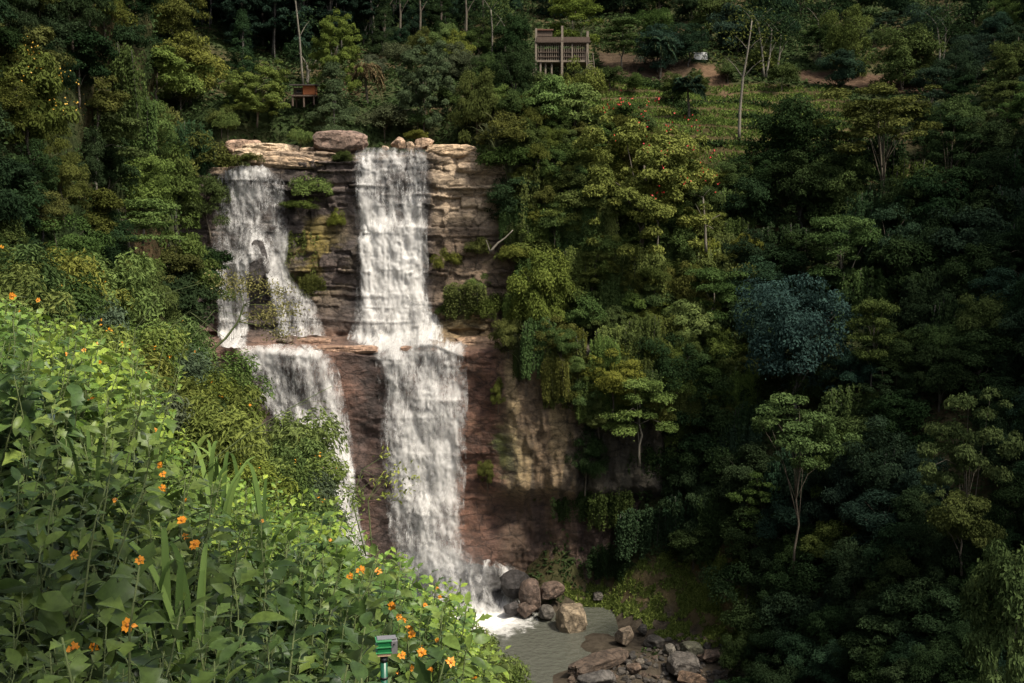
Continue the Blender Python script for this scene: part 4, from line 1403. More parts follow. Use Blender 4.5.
# ------------------------------------------------------------------ plants on the cliff face
def at_cliff(px, py, off=0.3):
    Y = 134.0
    for _ in range(6):
        p = P(px, py, Y)
        Y = float(cliff_y(p[0], p[2])) - off
    return P(px, py, Y)
CL = [(316, 192, 46, 34, 'bright', 'shrub', "light-green bush on the rock steps between the two upper falls"),
      (300, 206, 40, 16, 'yellow', 'shrub', "yellow tuft hanging under the light-green bush between the upper falls"),
      (345, 160, 22, 16, 'green', 'shrub', "small dark bush under the big flat boulder beside the main fall"),
      (337, 222, 20, 26, 'yellow', 'shrub', "tuft of yellow-green leaves left of the main upper fall"),
      (302, 258, 34, 60, 'olive', 'creeper', "ochre mossy creeper on the dark rock between the upper falls"),
      (312, 288, 26, 30, 'olive', 'creeper', "lower ochre creeper patch on the dark rock between the upper falls"),
      (448, 262, 28, 26, 'yellow', 'shrub', "yellow-green shrub on the rock right of the main upper fall"),
      (476, 250, 30, 24, 'olive', 'shrub', "olive shrub on the ochre rock near the jutting bare branch"),
      (466, 300, 40, 40, 'olive', 'creeper', "ochre creeper over the rock just above the ledge"),
      (492, 310, 40, 34, 'olive', 'shrub', "brownish olive shrub above the ledge beside the jungle"),
      (445, 312, 20, 22, 'green', 'shrub', "little green shrub low beside the main upper fall"),
      (478, 285, 24, 22, 'bright', 'shrub', "light tuft on the ochre rock halfway down the upper tier"),
      (508, 335, 40, 40, 'olive', 'droop', "olive bush at the right end of the ledge"),
      (498, 392, 18, 26, 'olive', 'droop', "thin drooping olive plant on the rock right of the main lower fall"),
      (488, 470, 22, 24, 'olive', 'droop', "olive drooping plant low on the dark red rock by the main lower fall"),
      (522, 362, 18, 40, 'green', 'creeper', "green creeper curtain over the streaked ochre overhang"),
      (566, 356, 36, 50, 'green', 'creeper', "dark creeper hanging left of the yellow-green cliff-edge tree"),
      (585, 452, 50, 52, 'dark', 'droop', "brownish-dark bush growing from the black cliff below the cliff-edge trees"),
      (572, 500, 36, 44, 'dark', 'creeper', "dark creeper on the lower black cliff beside the ochre streaks"),
      (610, 506, 44, 50, 'green', 'creeper', "green creeper on the black cliff above the pool bank"),
      (640, 530, 50, 60, 'dark', 'creeper', "dark wide creeper on the lowest black cliff near the grassy bank"),
      (655, 470, 60, 60, 'dark', 'creeper', "dark creeper beneath the fresh green cliff-edge tree"),
      (610, 560, 40, 40, 'deep', 'creeper', "blackish creeper at the cliff foot above the grassy bank"),
      (690, 520, 50, 70, 'deep', 'creeper', "blackish creeper curtain left of the pale slender trunk"),
      (540, 484, 22, 34, 'olive', 'creeper', "olive creeper dangling from the lower rim of the overhang"),
      (250, 160, 24, 14, 'olive', 'shrub', "small olive shrub beside the flat slab above the left cascade"),
      (300, 140, 24, 22, 'bright', 'shrub', "bright little bush behind the long flat rocks above the left cascade"),
      (418, 138, 24, 12, 'yellow', 'shrub', "small yellow-green bush on the round rocks at the main fall's lip"),
      (228, 128, 24, 30, 'bright', 'shrub', "bright shrub at the far left end of the fall-top rocks")]
crg = random.Random(3)
for k, (px, py, w, h, colr, kind, lab) in enumerate(CL):
    b = at_cliff(px, py + h * 0.5, 0.1) if py > 150 else put_at(px, py + h * .4, 140.5)
    if px > 575:
        hp = hit(px, py + h * .5)[0]
        b = P(px, py + h * .5, hp[1] - 0.6)
    Y = b[1]
    root = plant_tree(kind, b, w * Y / F, h * Y / F, colr, "cliff_shrub" if kind != 'creeper' else "cliff_creeper", var=k, rng=crg, rz=crg.uniform(-.3, .3) if kind == 'creeper' else None,
                      cname="foliage", tname="stem")
    tag(root, lab, "creeper" if kind == 'creeper' else "shrub", "plants growing on the cliff")

# ------------------------------------------------------------------ rocks
def rock_mesh(seed, dims, cuts=9, rough=0.14, sub=4, boxy=False):
    bm = bmesh.new()
    bmesh.ops.create_icosphere(bm, subdivisions=sub, radius=1.0)
    v = np.array([tuple(x.co) for x in bm.verts])
    rng = np.random.default_rng(seed)
    n = unit(cuts, rng)
    dd = rng.uniform(0.55, 0.95, cuts)
    dot = v @ n.T
    r = np.min(np.where(dot > 0.05, dd / np.maximum(dot, 0.05), 9), axis=1)
    r = np.minimum(r, 1.15)
    if boxy:
        q = v + 0.12 * fbm(v[:, 0] * 1.5 + seed, v[:, 1] * 1.5, v[:, 2] * 1.5, seed, 2)[:, None]
        r = np.minimum(1.0 / (np.abs(q) ** 9).sum(1) ** (1 / 9.0), 0.55 * r + 0.75)
    v = v * r[:, None]
    v *= (1 + rough * fbm(v[:, 0] * 2.5 + seed, v[:, 1] * 2.5, v[:, 2] * 2.5, seed, 4))[:, None]
    v *= np.array(dims) / 2 / np.maximum(np.abs(v).max(0), .3)
    for x, c in zip(bm.verts, v):
        x.co = c
    me = bpy.data.meshes.new("rock")
    bm.to_mesh(me)
    bm.free()
    me.materials.append(M_ROCK)
    me.polygons.foreach_set("use_smooth", np.full(len(me.polygons), False))
    return me

TAN, REDR, GREYR, DARKR = (0.34, 0.25, 0.17), (0.24, 0.14, 0.095), (0.095, 0.085, 0.072), (0.05, 0.044, 0.042)
BIG = [  # px, py centre, w, h, depth m, Y, colour, rz, label
    (266, 153, 66, 16, 7, 141, (0.5, 0.38, 0.26), 0.3, "broad sunlit flat tan slab above the left cascade"),
    (244, 150, 34, 18, 4, 140, (0.3, 0.2, 0.14), 0.1, "brown rock at the left end of the flat tan slab"),
    (286, 158, 44, 12, 4, 139, TAN, 0.0, "rounded brown rock against the front of the flat slab"),
    (288, 163, 74, 12, 3.5, 137.4, (0.36, 0.26, 0.17), 0.05, "long low rock lying across the top of the rock steps"),
    (340, 143, 52, 21, 4.5, 138.6, (0.19, 0.13, 0.1), -0.15, "big dark-brown flat boulder perched left of the main fall's lip"),
    (310, 154, 20, 12, 2.5, 140, TAN, 0.2, "small tan rock between the flat slab and the perched boulder"),
    (327, 156, 16, 10, 2, 139, TAN, 0.4, "pale rock tucked under the left side of the perched boulder"),
    (399, 144, 15, 13, 2, 139, (0.4, 0.28, 0.19), 0.4, "round tan rock in the stream at the main fall's lip, left of the others"),
    (410, 146, 10, 10, 1.5, 138.6, TAN, 0.2, "smallest round rock between two others at the main fall's lip"),
    (424, 145, 20, 13, 2.2, 138.8, (0.36, 0.25, 0.17), -0.3, "squarish brown rock right of the round rocks at the fall's lip"),
    (386, 148, 8, 6, 1, 138.4, TAN, 0.0, "little rock in mid-stream at the main fall's lip"),
    (452, 152, 50, 13, 3, 137.5, (0.5, 0.36, 0.23), 0.02, "long dry tan block capping the cliff right of the main fall"),
    (474, 168, 36, 10, 2.5, 137.0, (0.48, 0.36, 0.25), 0.08, "second tan slab under the capping block right of the main fall"),
    (258, 262, 28, 40, 3.0, 134.5, DARKR, 0.2, "black wet knob of rock parting the left cascade"),
    (310, 343, 46, 10, 3, 131.5, (0.25, 0.16, 0.11), 0.1, "low brown slab on the ledge between the two lower falls"),
    (286, 343, 20, 12, 2, 131.2, (0.13, 0.1, 0.075), 0.5, "dark squat rock on the ledge below the left cascade"),
    (420, 349, 40, 6, 2.5, 130.6, (0.26, 0.16, 0.11), 0.0, "thin red-brown slab at the foot of the main upper fall"),
    (345, 350, 66, 9, 3, 130.6, (0.3, 0.19, 0.13), 0.04, "long flat reddish slab forming the lip of the ledge"),
    (480, 342, 50, 10, 3, 131, (0.3, 0.2, 0.13), -0.06, "flat reddish slab on the ledge right of the main fall"),
    (517, 584, 34, 28, 3.4, 126.5, (0.032, 0.028, 0.027), 0.3, "black wet boulder under the small base cascade"),
    (532, 596, 26, 34, 3, 125.0, (0.105, 0.072, 0.055), 0.6, "reddish boulder at the foot of the falls beside the black wet one"),
    (527, 609, 20, 16, 2, 124, (0.11, 0.076, 0.058), 0.2, "round reddish boulder at the pool edge under the taller reddish one"),
    (546, 612, 14, 13, 1.8, 123.5, GREYR, 0.5, "grey boulder standing at the pool edge left of the square one"),
    (512, 608, 20, 16, 2.2, 124.5, DARKR, 0.5, "dark wet rock half in the foam below the base cascade"),
    (571, 622, 28, 34, 3.4, 120, (0.21, 0.165, 0.11), 0.25, "large square tan boulder standing in the pool"),
    (552, 590, 24, 16, 2, 126, (0.11, 0.075, 0.056), 0.4, "brown boulder between the cliff foot and the square boulder"),
    (598, 596, 10, 8, 1, 121, GREYR, 0, "small grey stone on the grassy bank above the square boulder"),
    (624, 636, 24, 22, 2.4, 116, (0.22, 0.17, 0.12), 0.5, "pale pointed boulder at the top of the rubble beside the pool"),
    (642, 629, 12, 14, 1.6, 116.5, GREYR, 0.2, "grey upright stone right of the pale pointed boulder"),
    (654, 642, 18, 12, 2, 114, GREYR, 0.8, "grey-green flat stone in the rubble right of the pale pointed boulder"),
    (668, 650, 16, 14, 1.8, 112.8, (0.16, 0.145, 0.12), 0.4, "pale rounded stone in the middle of the rubble"),
    (692, 648, 24, 12, 2.4, 112.5, (0.12, 0.12, 0.08), 0.2, "mossy flat stone near the right edge of the rubble"),
    (682, 665, 36, 22, 3.4, 109.5, (0.13, 0.115, 0.1), 0.15, "broad layered grey slab in the rubble"),
    (712, 655, 26, 14, 2.4, 111, (0.13, 0.09, 0.065), 0.6, "brown angular rock at the right edge of the rubble"),
    (600, 662, 92, 17, 2.6, 113, (0.1, 0.07, 0.05), 0.74, "long straight brown ledge of rock holding back the pool"),
    (596, 678, 46, 18, 3, 108.5, (0.12, 0.11, 0.1), 0.3, "smooth grey rock below the long straight ledge, with water running over"),
    (690, 680, 32, 20, 3, 106.5, (0.17, 0.11, 0.07), 0.7, "orange-brown rock at the bottom of the rubble"),
    (635, 668, 18, 12, 2, 111, (0.17, 0.115, 0.08), 0.4, "brown stone just right of the long straight ledge"),
]
for k, (px, py, w, h, dep, Y, c, rz, lab) in enumerate(BIG):
    if py > 560:
        hp = hit(px, py + h * .4)[0]
        if hp is not None and px > 560:
            Y = hp[1] - 0.3
    elif py > 160 and py < 360:
        Y = at_cliff(px, py, 0)[1] + dep * (0.16 if h > 20 else 0.30)
    p = P(px, py, Y)
    if px > 575 and py > 600:
        w, h, c = w * 0.85, h * 0.85, tuple(q * 0.75 for q in c)
    cuts = 7 if "square" in lab or "slab" in lab or "block" in lab else 10
    o = obj("boulder", rock_mesh(1000 + k, (w * Y / F * 1.05, dep, h * Y / F * 1.1), cuts, boxy=any(q in lab for q in ('square', 'slab', 'block', 'ledge of', 'flat', 'low rock'))), loc=tuple(p), rz=rz if w / h < 3.5 else rz, color=c)
    tag(o, lab, "rock")
protos = [rock_mesh(2000 + k, (1.0, 0.9, 0.7), 11, 0.15, 3) for k in range(8)]
srng = random.Random(17)
n_st = 0
placed = []
while n_st < 270:
    px = srng.uniform(560, 790)
    py = srng.uniform(628, 692)
    if py < 640 + (px - 640) * 0.12 - 8 or py < 684 - (px - 560) * 0.45:
        continue
    hp = hit(px, py)[0]
    if hp is None:
        continue
    s = srng.uniform(0.4, 1.1) * (1.7 if srng.random() < .15 else 1)
    if any((hp[0] - a) ** 2 + (hp[1] - b) ** 2 < (0.36 * (s + t)) ** 2 for a, b, t in placed):
        continue
    placed.append((hp[0], hp[1], s))
    c = srng.choice([(0.08, 0.07, 0.058), (0.095, 0.066, 0.046), (0.052, 0.045, 0.038), (0.135, 0.115, 0.092), (0.038, 0.034, 0.03)])
    o = obj("river_stone", srng.choice(protos), loc=(hp[0], hp[1], hp[2] + 0.12 * s), rz=srng.uniform(0, 6.28), scale=(s, s * srng.uniform(.7, 1.1), s * srng.uniform(.7, 1.2)), color=c)
    tag(o, "loose brown or grey stone in the rubble beside the pool", "stone", "stones in the rubble beside the pool")
    n_st += 1

# ------------------------------------------------------------------ waterfalls
def fall(name, label, rows, seed, off=0.35, mid=0.0, nx=60, ny=170, lumps=0.5, name_part="water_sheet", sheets=2, use=None):
    """rows: (py, left px, right px, cover) from lip to foot"""
    rows = np.array(rows, float)
    root = None
    for s in range(sheets):
        pyv = np.linspace(rows[0, 0], rows[-1, 0], ny)
        L = np.interp(pyv, rows[:, 0], rows[:, 1])
        Rr = np.interp(pyv, rows[:, 0], rows[:, 2])
        Cv = np.interp(pyv, rows[:, 0], rows[:, 3])
        wid = (Rr - L) * 0.06
        L, Rr = L - wid, Rr + wid
        wob = 2.0 * fbm(pyv * 0.05, 0.0, 0, seed + s, 3)
        L = L + wob
        Rr = Rr + 2.0 * fbm(pyv * 0.05, 5.0, 0, seed + 9 + s, 3)
        sx = np.linspace(0, 1, nx)
        PXg = L[:, None] + (Rr - L)[:, None] * sx[None, :]
        PYg = np.repeat(pyv[:, None], nx, 1) + 2.5 * fbm(np.linspace(0, 4, nx), seed * 7.7, 0, seed, 3)[None, :]
        Y = np.full(PXg.shape, 133.0)
        for _ in range(6):
            r = np.stack([(PXg - 512) / F, np.full(PXg.shape, CP) + (341.5 - PYg) / F * SP, -SP + (341.5 - PYg) / F * CP], -1)
            r = r / r[..., 1:2]
            q = r * Y[..., None]
            Yn = cliff_y(q[..., 0], q[..., 2]) if use is None else use(q[..., 0], q[..., 2])
            Y = Yn
        # water leaves each step and falls clear of the face
        Ys = Y.copy()
        for k in range(1, ny):
            Ys[k] = np.minimum(Ys[k], Ys[k - 1] + 0.05 * (0.4 + 0.6 * (k % 3 == 0)))
        ker = np.ones(13) / 13
        Ys = np.apply_along_axis(lambda c: np.convolve(np.pad(c, 6, mode='edge'), ker, mode='valid'), 0, Ys)
        Yw = np.minimum(Ys, Y) - off - 0.45 * s
        q = r * Yw[..., None]
        x, z = q[..., 0], q[..., 2]
        lum = fbm(x * 1.1, z * 0.35, 0, seed + 30 + s, 4) * lumps + fbm(x * 3.0, z * 1.2, 0, seed + 40 + s, 3) * lumps * 0.5
        q[..., 1] -= lum
        edge = np.minimum(sx, 1 - sx)
        ed = sst(0.0, 0.16, edge)[None, :]
        cov = Cv[:, None] * ed + (1 - ed) * 0.0 - s * 0.05 + 0.45 * fbm(x * 0.5, z * 0.12, 0, seed + 60 + s, 3)
        cov = cov - 0.5 * (1 - sst(0, 0.03, np.linspace(0, 1, ny)))[:, None] * 0.5
        cov = cov - mid * (1 - np.abs(2 * sx - 1) ** 1.5)[None, :]
        uv = np.stack([x + seed * 3.1 + s * 17, z], -1).reshape(-1, 2)
        V = q.reshape(-1, 3)
        base = V[:nx].mean(0)
        me = mk(name_part, V - base, grid_faces(ny, nx), M_WATER if s == 0 else M_SPRAY, uv=uv, vattr={"cov": cov.ravel()})
        if root is None:
            root = empty(name, tuple(base))
            b0 = base
        obj(name_part if s == 0 else "spray_sheet", me, root, tuple(base - b0))
    tag(root, label, "waterfall")
    return root

fall("waterfall", "main upper waterfall, the broad white curtain dropping from the lip to the rock ledge", [(147, 357, 427, 0.3), (158, 357, 428, 0.3), (185, 357, 428, 0.22), (215, 359, 424, 0.42), (250, 360, 424, 0.7), (290, 360, 424, 0.72), (320, 358, 430, 0.5), (338, 352, 433, 0.42), (350, 360, 440, 0.12)], 1)
fall("waterfall", "main lower waterfall, the tallest white curtain dropping from the ledge to the pool", [(337, 372, 452, 0.3), (346, 378, 463, 0.36), (380, 382, 463, 0.32), (420, 384, 463, 0.42), (460, 387, 462, 0.45), (500, 390, 461, 0.45), (540, 393, 461, 0.35), (580, 405, 470, 0.5), (612, 420, 500, 0.8)], 2, off=0.6, ny=190)
fall("waterfall", "upper left cascade stepping over the rocks beside the jungle slope", [(166, 240, 264, 0.4), (172, 224, 272, 0.4), (182, 220, 282, 0.12), (192, 219, 284, 0.26), (212, 217, 286, 0.14), (235, 216, 286, 0.1), (250, 216, 276, 0.12), (264, 215, 248, 0.26), (300, 217, 248, 0.36), (348, 222, 248, 0.45)], 3)
fall("waterfall", "thin strand of the left cascade running down beside the black rock knob", [(228, 252, 288, 0.1), (250, 258, 287, 0.3), (264, 264, 286, 0.42), (278, 267, 290, 0.42), (290, 270, 304, 0.26), (305, 274, 314, 0.18), (322, 278, 320, 0.2), (336, 280, 324, 0.26)], 4, nx=26, ny=80)
fall("waterfall", "lower left waterfall fanning from the ledge down behind the near bushes", [(345, 236, 318, 0.4), (352, 240, 328, 0.45), (372, 250, 334, 0.25), (400, 262, 340, 0.25), (430, 285, 347, 0.38), (470, 322, 354, 0.65), (510, 336, 358, 0.45), (560, 336, 370, 0.4), (614, 332, 380, 0.6)], 5, ny=130, off=0.5)
fall("waterfall", "small side trickle at the right edge of the main upper fall above the ledge", [(312, 424, 436, 0.2), (325, 426, 444, 0.28), (340, 426, 444, 0.35)], 6, nx=20, ny=40, sheets=1)
# mound at the foot with a last small cascade
def mound_top(x):
    return np.interp(x, [-12, -7, -4.5, -1.5, 1.5, 4.5], [-36.5, -34.6, -35.4, -37.6, -40.6, -44.5])
def mound_y(x, z):
    t = np.clip((z + 46) / (mound_top(x) + 46.001), 0, 1)
    return 130.6 - 6.6 * (1 - t) ** 0.75 + 1.3 * fbm(x * .45, z * .45, 0, 5, 4) + 0.5 * np.abs(fbm(x * 1.3, z * 1.0, 0, 6, 3))
fall("waterfall", "small last cascade spilling over the dark mound at the foot of the falls", [(545, 444, 478, 0.4), (553, 444, 492, 0.5), (562, 442, 506, 0.5), (575, 440, 521, 0.5), (588, 438, 533, 0.5), (600, 434, 528, 0.6), (616, 428, 520, 0.95)], 8, ny=90, use=mound_y, off=0.25, mid=0.42)
gx, gt = np.meshgrid(np.linspace(-12, 4.5, 90), np.linspace(0, 1, 70))
gz = -46 + (mound_top(gx) + 46) * gt
mv = np.stack([gx.ravel(), mound_y(gx, gz).ravel() + 0.1, gz.ravel()], 1)
mound = obj("rock_mound", mk("rock_mound", mv, grid_faces(70, 90), M_CLIFF, smooth=False, col=np.tile((0.034, 0.032, 0.032), (len(mv), 1))))
tag(mound, "dark wet mound of rock under the small last cascade at the pool", "rock")

# foam on the pool where the water lands
def foam_material():
    m, nt, out = new_mat("foam")
    tc = N(nt, "ShaderNodeTexCoord")
    n = N(nt, "ShaderNodeTexNoise", Scale=1.1, Detail=7.0, Roughness=0.7)
    nt.links.new(tc.outputs["Object"], n.inputs["Vector"])
    at = nt.nodes.new("ShaderNodeAttribute")
    at.attribute_name = "cov"
    v = math_(nt, 'ADD', n.outputs[0], at.outputs["Fac"])
    rg = N(nt, "ShaderNodeMapRange", i1=0.78, i2=1.25)
    nt.links.new(v, rg.inputs[0])
    d = N(nt, "ShaderNodeBsdfDiffuse")
    d.inputs[0].default_value = (0.72, 0.72, 0.7, 1)
    tr = N(nt, "ShaderNodeBsdfTransparent")
    fin = N(nt, "ShaderNodeMixShader", i0=rg.outputs[0], i1=tr.outputs[0], i2=d.outputs[0])
    nt.links.new(fin.outputs[0], out.inputs[0])
    return m
fx, fy = np.meshgrid(np.linspace(-14, 3, 70), np.linspace(111, 131, 70))
cov = 1.28 - np.hypot((fx + 6.0) / 9.0, (fy - 125.0) / 8.5) * 0.95
foam = obj("foam", mk("foam", np.stack([fx.ravel(), fy.ravel(), np.full(fx.size, POOL_Z + 0.02) + 0.0], 1), grid_faces(70, 70), foam_material(), vattr={"cov": np.clip(cov, -0.6, 1).ravel()}))
tag(foam, "white foam spreading on the pool where the main fall lands", "foam", kind="stuff")

# ------------------------------------------------------------------ buildings on the hill
M_ORANGE = plain("orange_board", (0.42, 0.14, 0.05), 0.8)
M_ROOFD = plain("dark_roof", (0.06, 0.05, 0.045), 0.8)
M_INT = plain("shaded_timber", (0.05, 0.035, 0.025), 0.9)

def timber_house():
    Y = float(hit(563, 79, BVH_HILL)[0][1]) - 4.0
    s = Y / F
    base = P(563, 78, Y)
    root = empty("timber_house", tuple(base))
    def X(px): return (px - 563) * s
    def Z(py): return (78 - py) * s
    dep = 4.5
    b = MB()
    b.box((X(563), dep / 2, Z(61.6)), (52 * s, dep, 0.28))
    obj("deck", b.mesh("deck", M_WOOD, False), root)
    b = MB(); b.box((X(563), dep / 2, Z(42)), (54 * s, dep + 0.6, 0.25), tilt=0.06)
    b.box((X(563), -0.2, Z(41.5)), (52 * s, 0.12, 5.5 * s))
    obj("roof", b.mesh("flat_roof", M_WOODR, False), root)
    for px, top, bot, wd, yy in [(536.5, 30, 76, 0.3, 0), (562, 28, 77, 0.34, -0.12), (587, 33, 70, 0.36, 0), (536.5, 36, 76, 0.25, dep), (587, 36, 72, 0.25, dep), (561, 38, 76, 0.25, dep),
                                 (541, 62, 76, 0.26, 0.3), (546, 62, 77, 0.26, 0.6), (552, 62, 76, 0.26, 0.5), (572, 44, 64, 0.2, 0.1), (533.5, 70, 78, 0.3, -0.4)]:
        b = MB(); b.box((X(px), yy, (Z(top) + Z(bot)) / 2), (wd, wd, Z(top) - Z(bot)))
        obj("post", b.mesh("post", M_WOOD, False), root)
    b = MB()
    rr = random.Random(2)
    for k in range(24):
        px = 538.5 + k * 2.0
        b.box((X(px) + rr.uniform(-.05, .05), 0.15, (Z(45) + Z(61))/2), (0.09, 0.06, Z(45) - Z(61)))
    obj("slat_wall", b.mesh("slat_wall", M_WOOD, False), root)
    b = MB()
    for z0 in (45.2, 53, 57.5):
        b.box((X(563), 0.05, Z(z0)), (50 * s, 0.08, 0.12))
    obj("railing", b.mesh("railing", M_WOODR, False), root)
    b = MB(); b.box((X(563), dep - 0.2, (Z(44) + Z(61)) / 2), (50 * s, 0.12, Z(44) - Z(61) - 0.4))
    obj("rear_wall", b.mesh("rear_wall", M_INT, False), root)
    b = MB()
    b.box((X(545), 1.5, Z(34)), (15 * s, 1.6, 6 * s)); 
    obj("upper_hut", b.mesh("upper_hut", M_WOODR, False), root)
    b = MB(); b.box((X(545), 1.5, Z(29.8)), (17 * s, 2.1, 0.18), tilt=0.15)
    obj("upper_roof", b.mesh("upper_roof", plain("rust_sheet", (0.2, 0.09, 0.06), 0.7), False), root)
    b = MB()
    for z0 in np.linspace(62, 74, 6):
        b.box((X(590 + (z0 - 62) * .12), -0.2, Z(z0)), (0.8, .06, .1))
    for dx in (-0.4, 0.4):
        b.tube([(X(589.5) + dx, -0.2, Z(54)), (X(592) + dx, -0.4, Z(76))], 0.06, 4)
    obj("ladder", b.mesh("ladder", M_WOOD, False), root)
    tag(root, "unfinished timber-framed house on stilts with an open slatted front on the hillside", "house")
timber_house()

def orange_hut():
    Y = float(hit(304, 106, BVH_HILL)[0][1]) - 1.5
    s = Y / F
    base = P(303, 104, Y)
    root = empty("wooden_hut", tuple(base), 0.0)
    def X(px): return (px - 303) * s
    def Z(py): return (104 - py) * s
    b = MB(); b.box((X(309), 0.9, Z(90)), (12 * s, 1.8, 9.5 * s))
    obj("wall", b.mesh("hut_wall", M_ORANGE, False), root)
    b = MB(); b.box((X(298), 0.6, Z(91.5)), (10 * s, 0.12, 8 * s)); 
    w = obj("side_wall", b.mesh("hut_side", M_WOODR, False), root)
    b = MB(); b.box((X(298.5), 0.52, Z(91)), (4.5 * s, 0.06, 3.5 * s))
    win = obj("window", b.mesh("hut_window", plain("dark_pane", (0.02, 0.02, 0.025), 0.2), False), root)
    b = MB()
    for dz in (-1.75, 1.75):
        b.box((X(298.5), 0.47, Z(91 + dz)), (5.5 * s, 0.08, 0.08))
    obj("frame", b.mesh("window_frame", M_WOOD, False), win)
    b = MB(); b.box((X(304), 0.9, Z(84.8)), (27 * s, 3.0, 0.15), tilt=0.1)
    obj("roof", b.mesh("hut_roof", M_ROOFD, False), root)
    b = MB(); b.box((X(304), 0.9, Z(96)), (25 * s, 2.2, 0.18))
    obj("floor_deck", b.mesh("hut_deck", M_WOODR, False), root)
    for px, py, yy in ((293, 103, 0), (304, 104, 0), (314, 102, 0), (294, 103, 1.8), (305, 103, 1.8), (314, 101, 1.8)):
        b = MB(); b.box((X(px), yy, (Z(96.4) + Z(py + 3)) / 2), (0.2, 0.2, Z(96.4) - Z(py + 3)))
        obj("stilt", b.mesh("stilt", M_WOODR, False), root)
    tag(root, "small orange board hut with a dark roof standing on stilts above the falls", "hut")
orange_hut()

def white_sheet():
    hp = hit(701, 60)[0]
    Y = hp[1] - 1.0
    s = Y / F
    b0 = P(701, 60, Y)
    root = empty("tarp_shelter", tuple(b0))
    b = MB()
    n = 8
    u, v = np.meshgrid(np.linspace(-6.5, 6.5, n) * s, np.linspace(0, 1, 5))
    z = (0.5 + 7.5 * v) * s + 0.03 * np.sin(u * 5)
    b.add(np.stack([u.ravel(), (v * 0.5).ravel(), z.ravel()], 1), grid_faces(5, n))
    obj("sheet", b.mesh("sheet", plain("white_tarp", (0.3, 0.32, 0.33), 0.5), True), root)
    for dx in (-6, 6):
        b = MB(); b.tube([(dx * s, 1.1, -0.6), (dx * s, 1.1, 5.5 * s)], 0.06, 5)
        obj("post", b.mesh("tarp_post", M_WOOD), root)
    tag(root, "small white sheet shelter at the top of the red-soil path", "shelter")
white_sheet()

# ------------------------------------------------------------------ mid slope: fine-leaved shrubs with yellow dots
archetype('fine', 4, M_STEM, W=3, H=2.2, nclump=26, clump=0.16, nleaf=5200, leaf=0.17, aspect=0.34, flat=0.9, foot=-0.6, nl=6, r0=0.03, zmin=-0.2, ragged=0.5, droop=0.5)
mrng = random.Random(21)
mid = []
for tries in range(4000):
    px, py = mrng.uniform(-60, 322), mrng.uniform(250, 560)
    lim = np.interp(px, [-60, 0, 60, 130, 180, 215, 240, 290, 330, 350], [305, 317, 330, 352, 390, 430, 468, 505, 545, 585])
    if py < lim:
        continue
    p, n = hit(px, py, BVH_BANK)
    if p is None or p[1] < 17 or p[1] > 50:
        continue
    if any((p[0] - a) ** 2 + (p[1] - b) ** 2 < 1.15 ** 2 for a, b in mid):
        continue
    mid.append((p[0], p[1]))
    w = mrng.uniform(1.7, 2.7)
    colr = mrng.choice(['bright', 'yellow', 'green', 'bright', 'grey', 'bright', 'yellow', 'green'])
    root = plant_tree('fine', p, w, w * mrng.uniform(0.6, 0.95), colr, "flowering_shrub", rng=mrng, cname="foliage", tname="stem")
    q = unit(24, np.random.default_rng(tries), 0.0)[:mrng.randint(1, 9)]
    nb = len(q)
    q = q * np.array([w * .45, w * .45, w * .5]) + np.array([0, 0, w * .3])
    V, Q = leaf_quads(np.repeat(q, 3, 0) + RNG.normal(0, .04, (nb * 3, 3)), unit(nb * 3, RNG), unit(nb * 3, RNG), 0.07, 0.055)
    o = obj("blossoms", mk("blossoms", V, Q, bpy.data.materials.get("orange_dots") or plain("orange_dots", (0.75, 0.33, 0.02)), smooth=False), root)
    o["kind"] = "stuff"
    tag(root, unique_label(f"{PAL[colr][1]} shrub with orange flowers", px, py), "shrub", "fine-leaved shrubs on the sunlit mid slope")
print("mid shrubs", len(mid))
# lower right of the bank
for k in range(400):
    px, py = mrng.uniform(430, 560), mrng.uniform(628, 740)
    if py < 620 + (px - 440) * 0.62:
        continue
    p, n = hit(px, py, BVH_BANK)
    if p is None or p[1] < 14:
        continue
    if any((p[0] - a) ** 2 + (p[1] - b) ** 2 < 0.8 ** 2 for a, b in mid):
        continue
    mid.append((p[0], p[1]))
    w = mrng.uniform(1.3, 1.9)
    colr = mrng.choice(['bright', 'yellow', 'green'])
    root = plant_tree('fine', p - np.array([0, 0, .5]), w, w * .7, colr, "low_shrub", rng=mrng, cname="foliage", tname="stem")
    tag(root, unique_label(f"low {PAL[colr][1]} bank shrub", px, py), "shrub", "low shrubs on the bank edge over the pool")

# leaning little tree in front of the left cascade
bare_tree([(196, 368), (210, 352), (226, 338), (238, 322), (244, 305), (240, 290)], 36.0, 0.055, 0.02, "leaning_tree", "leaning feathery sapling on a thin curved stem across the left cascade", mat=M_STEM,
          branches=[(4, 30, -14, .3), (4, 44, 4, -.3), (3, 26, -6, .2), (5, -12, -10, .2), (5, 14, -8, -.2), (3, 40, 12, .3), (4, 20, 12, 0)], foliage=(1500, 0.11, 0.3, (0.16, 0.15, 0.06)))

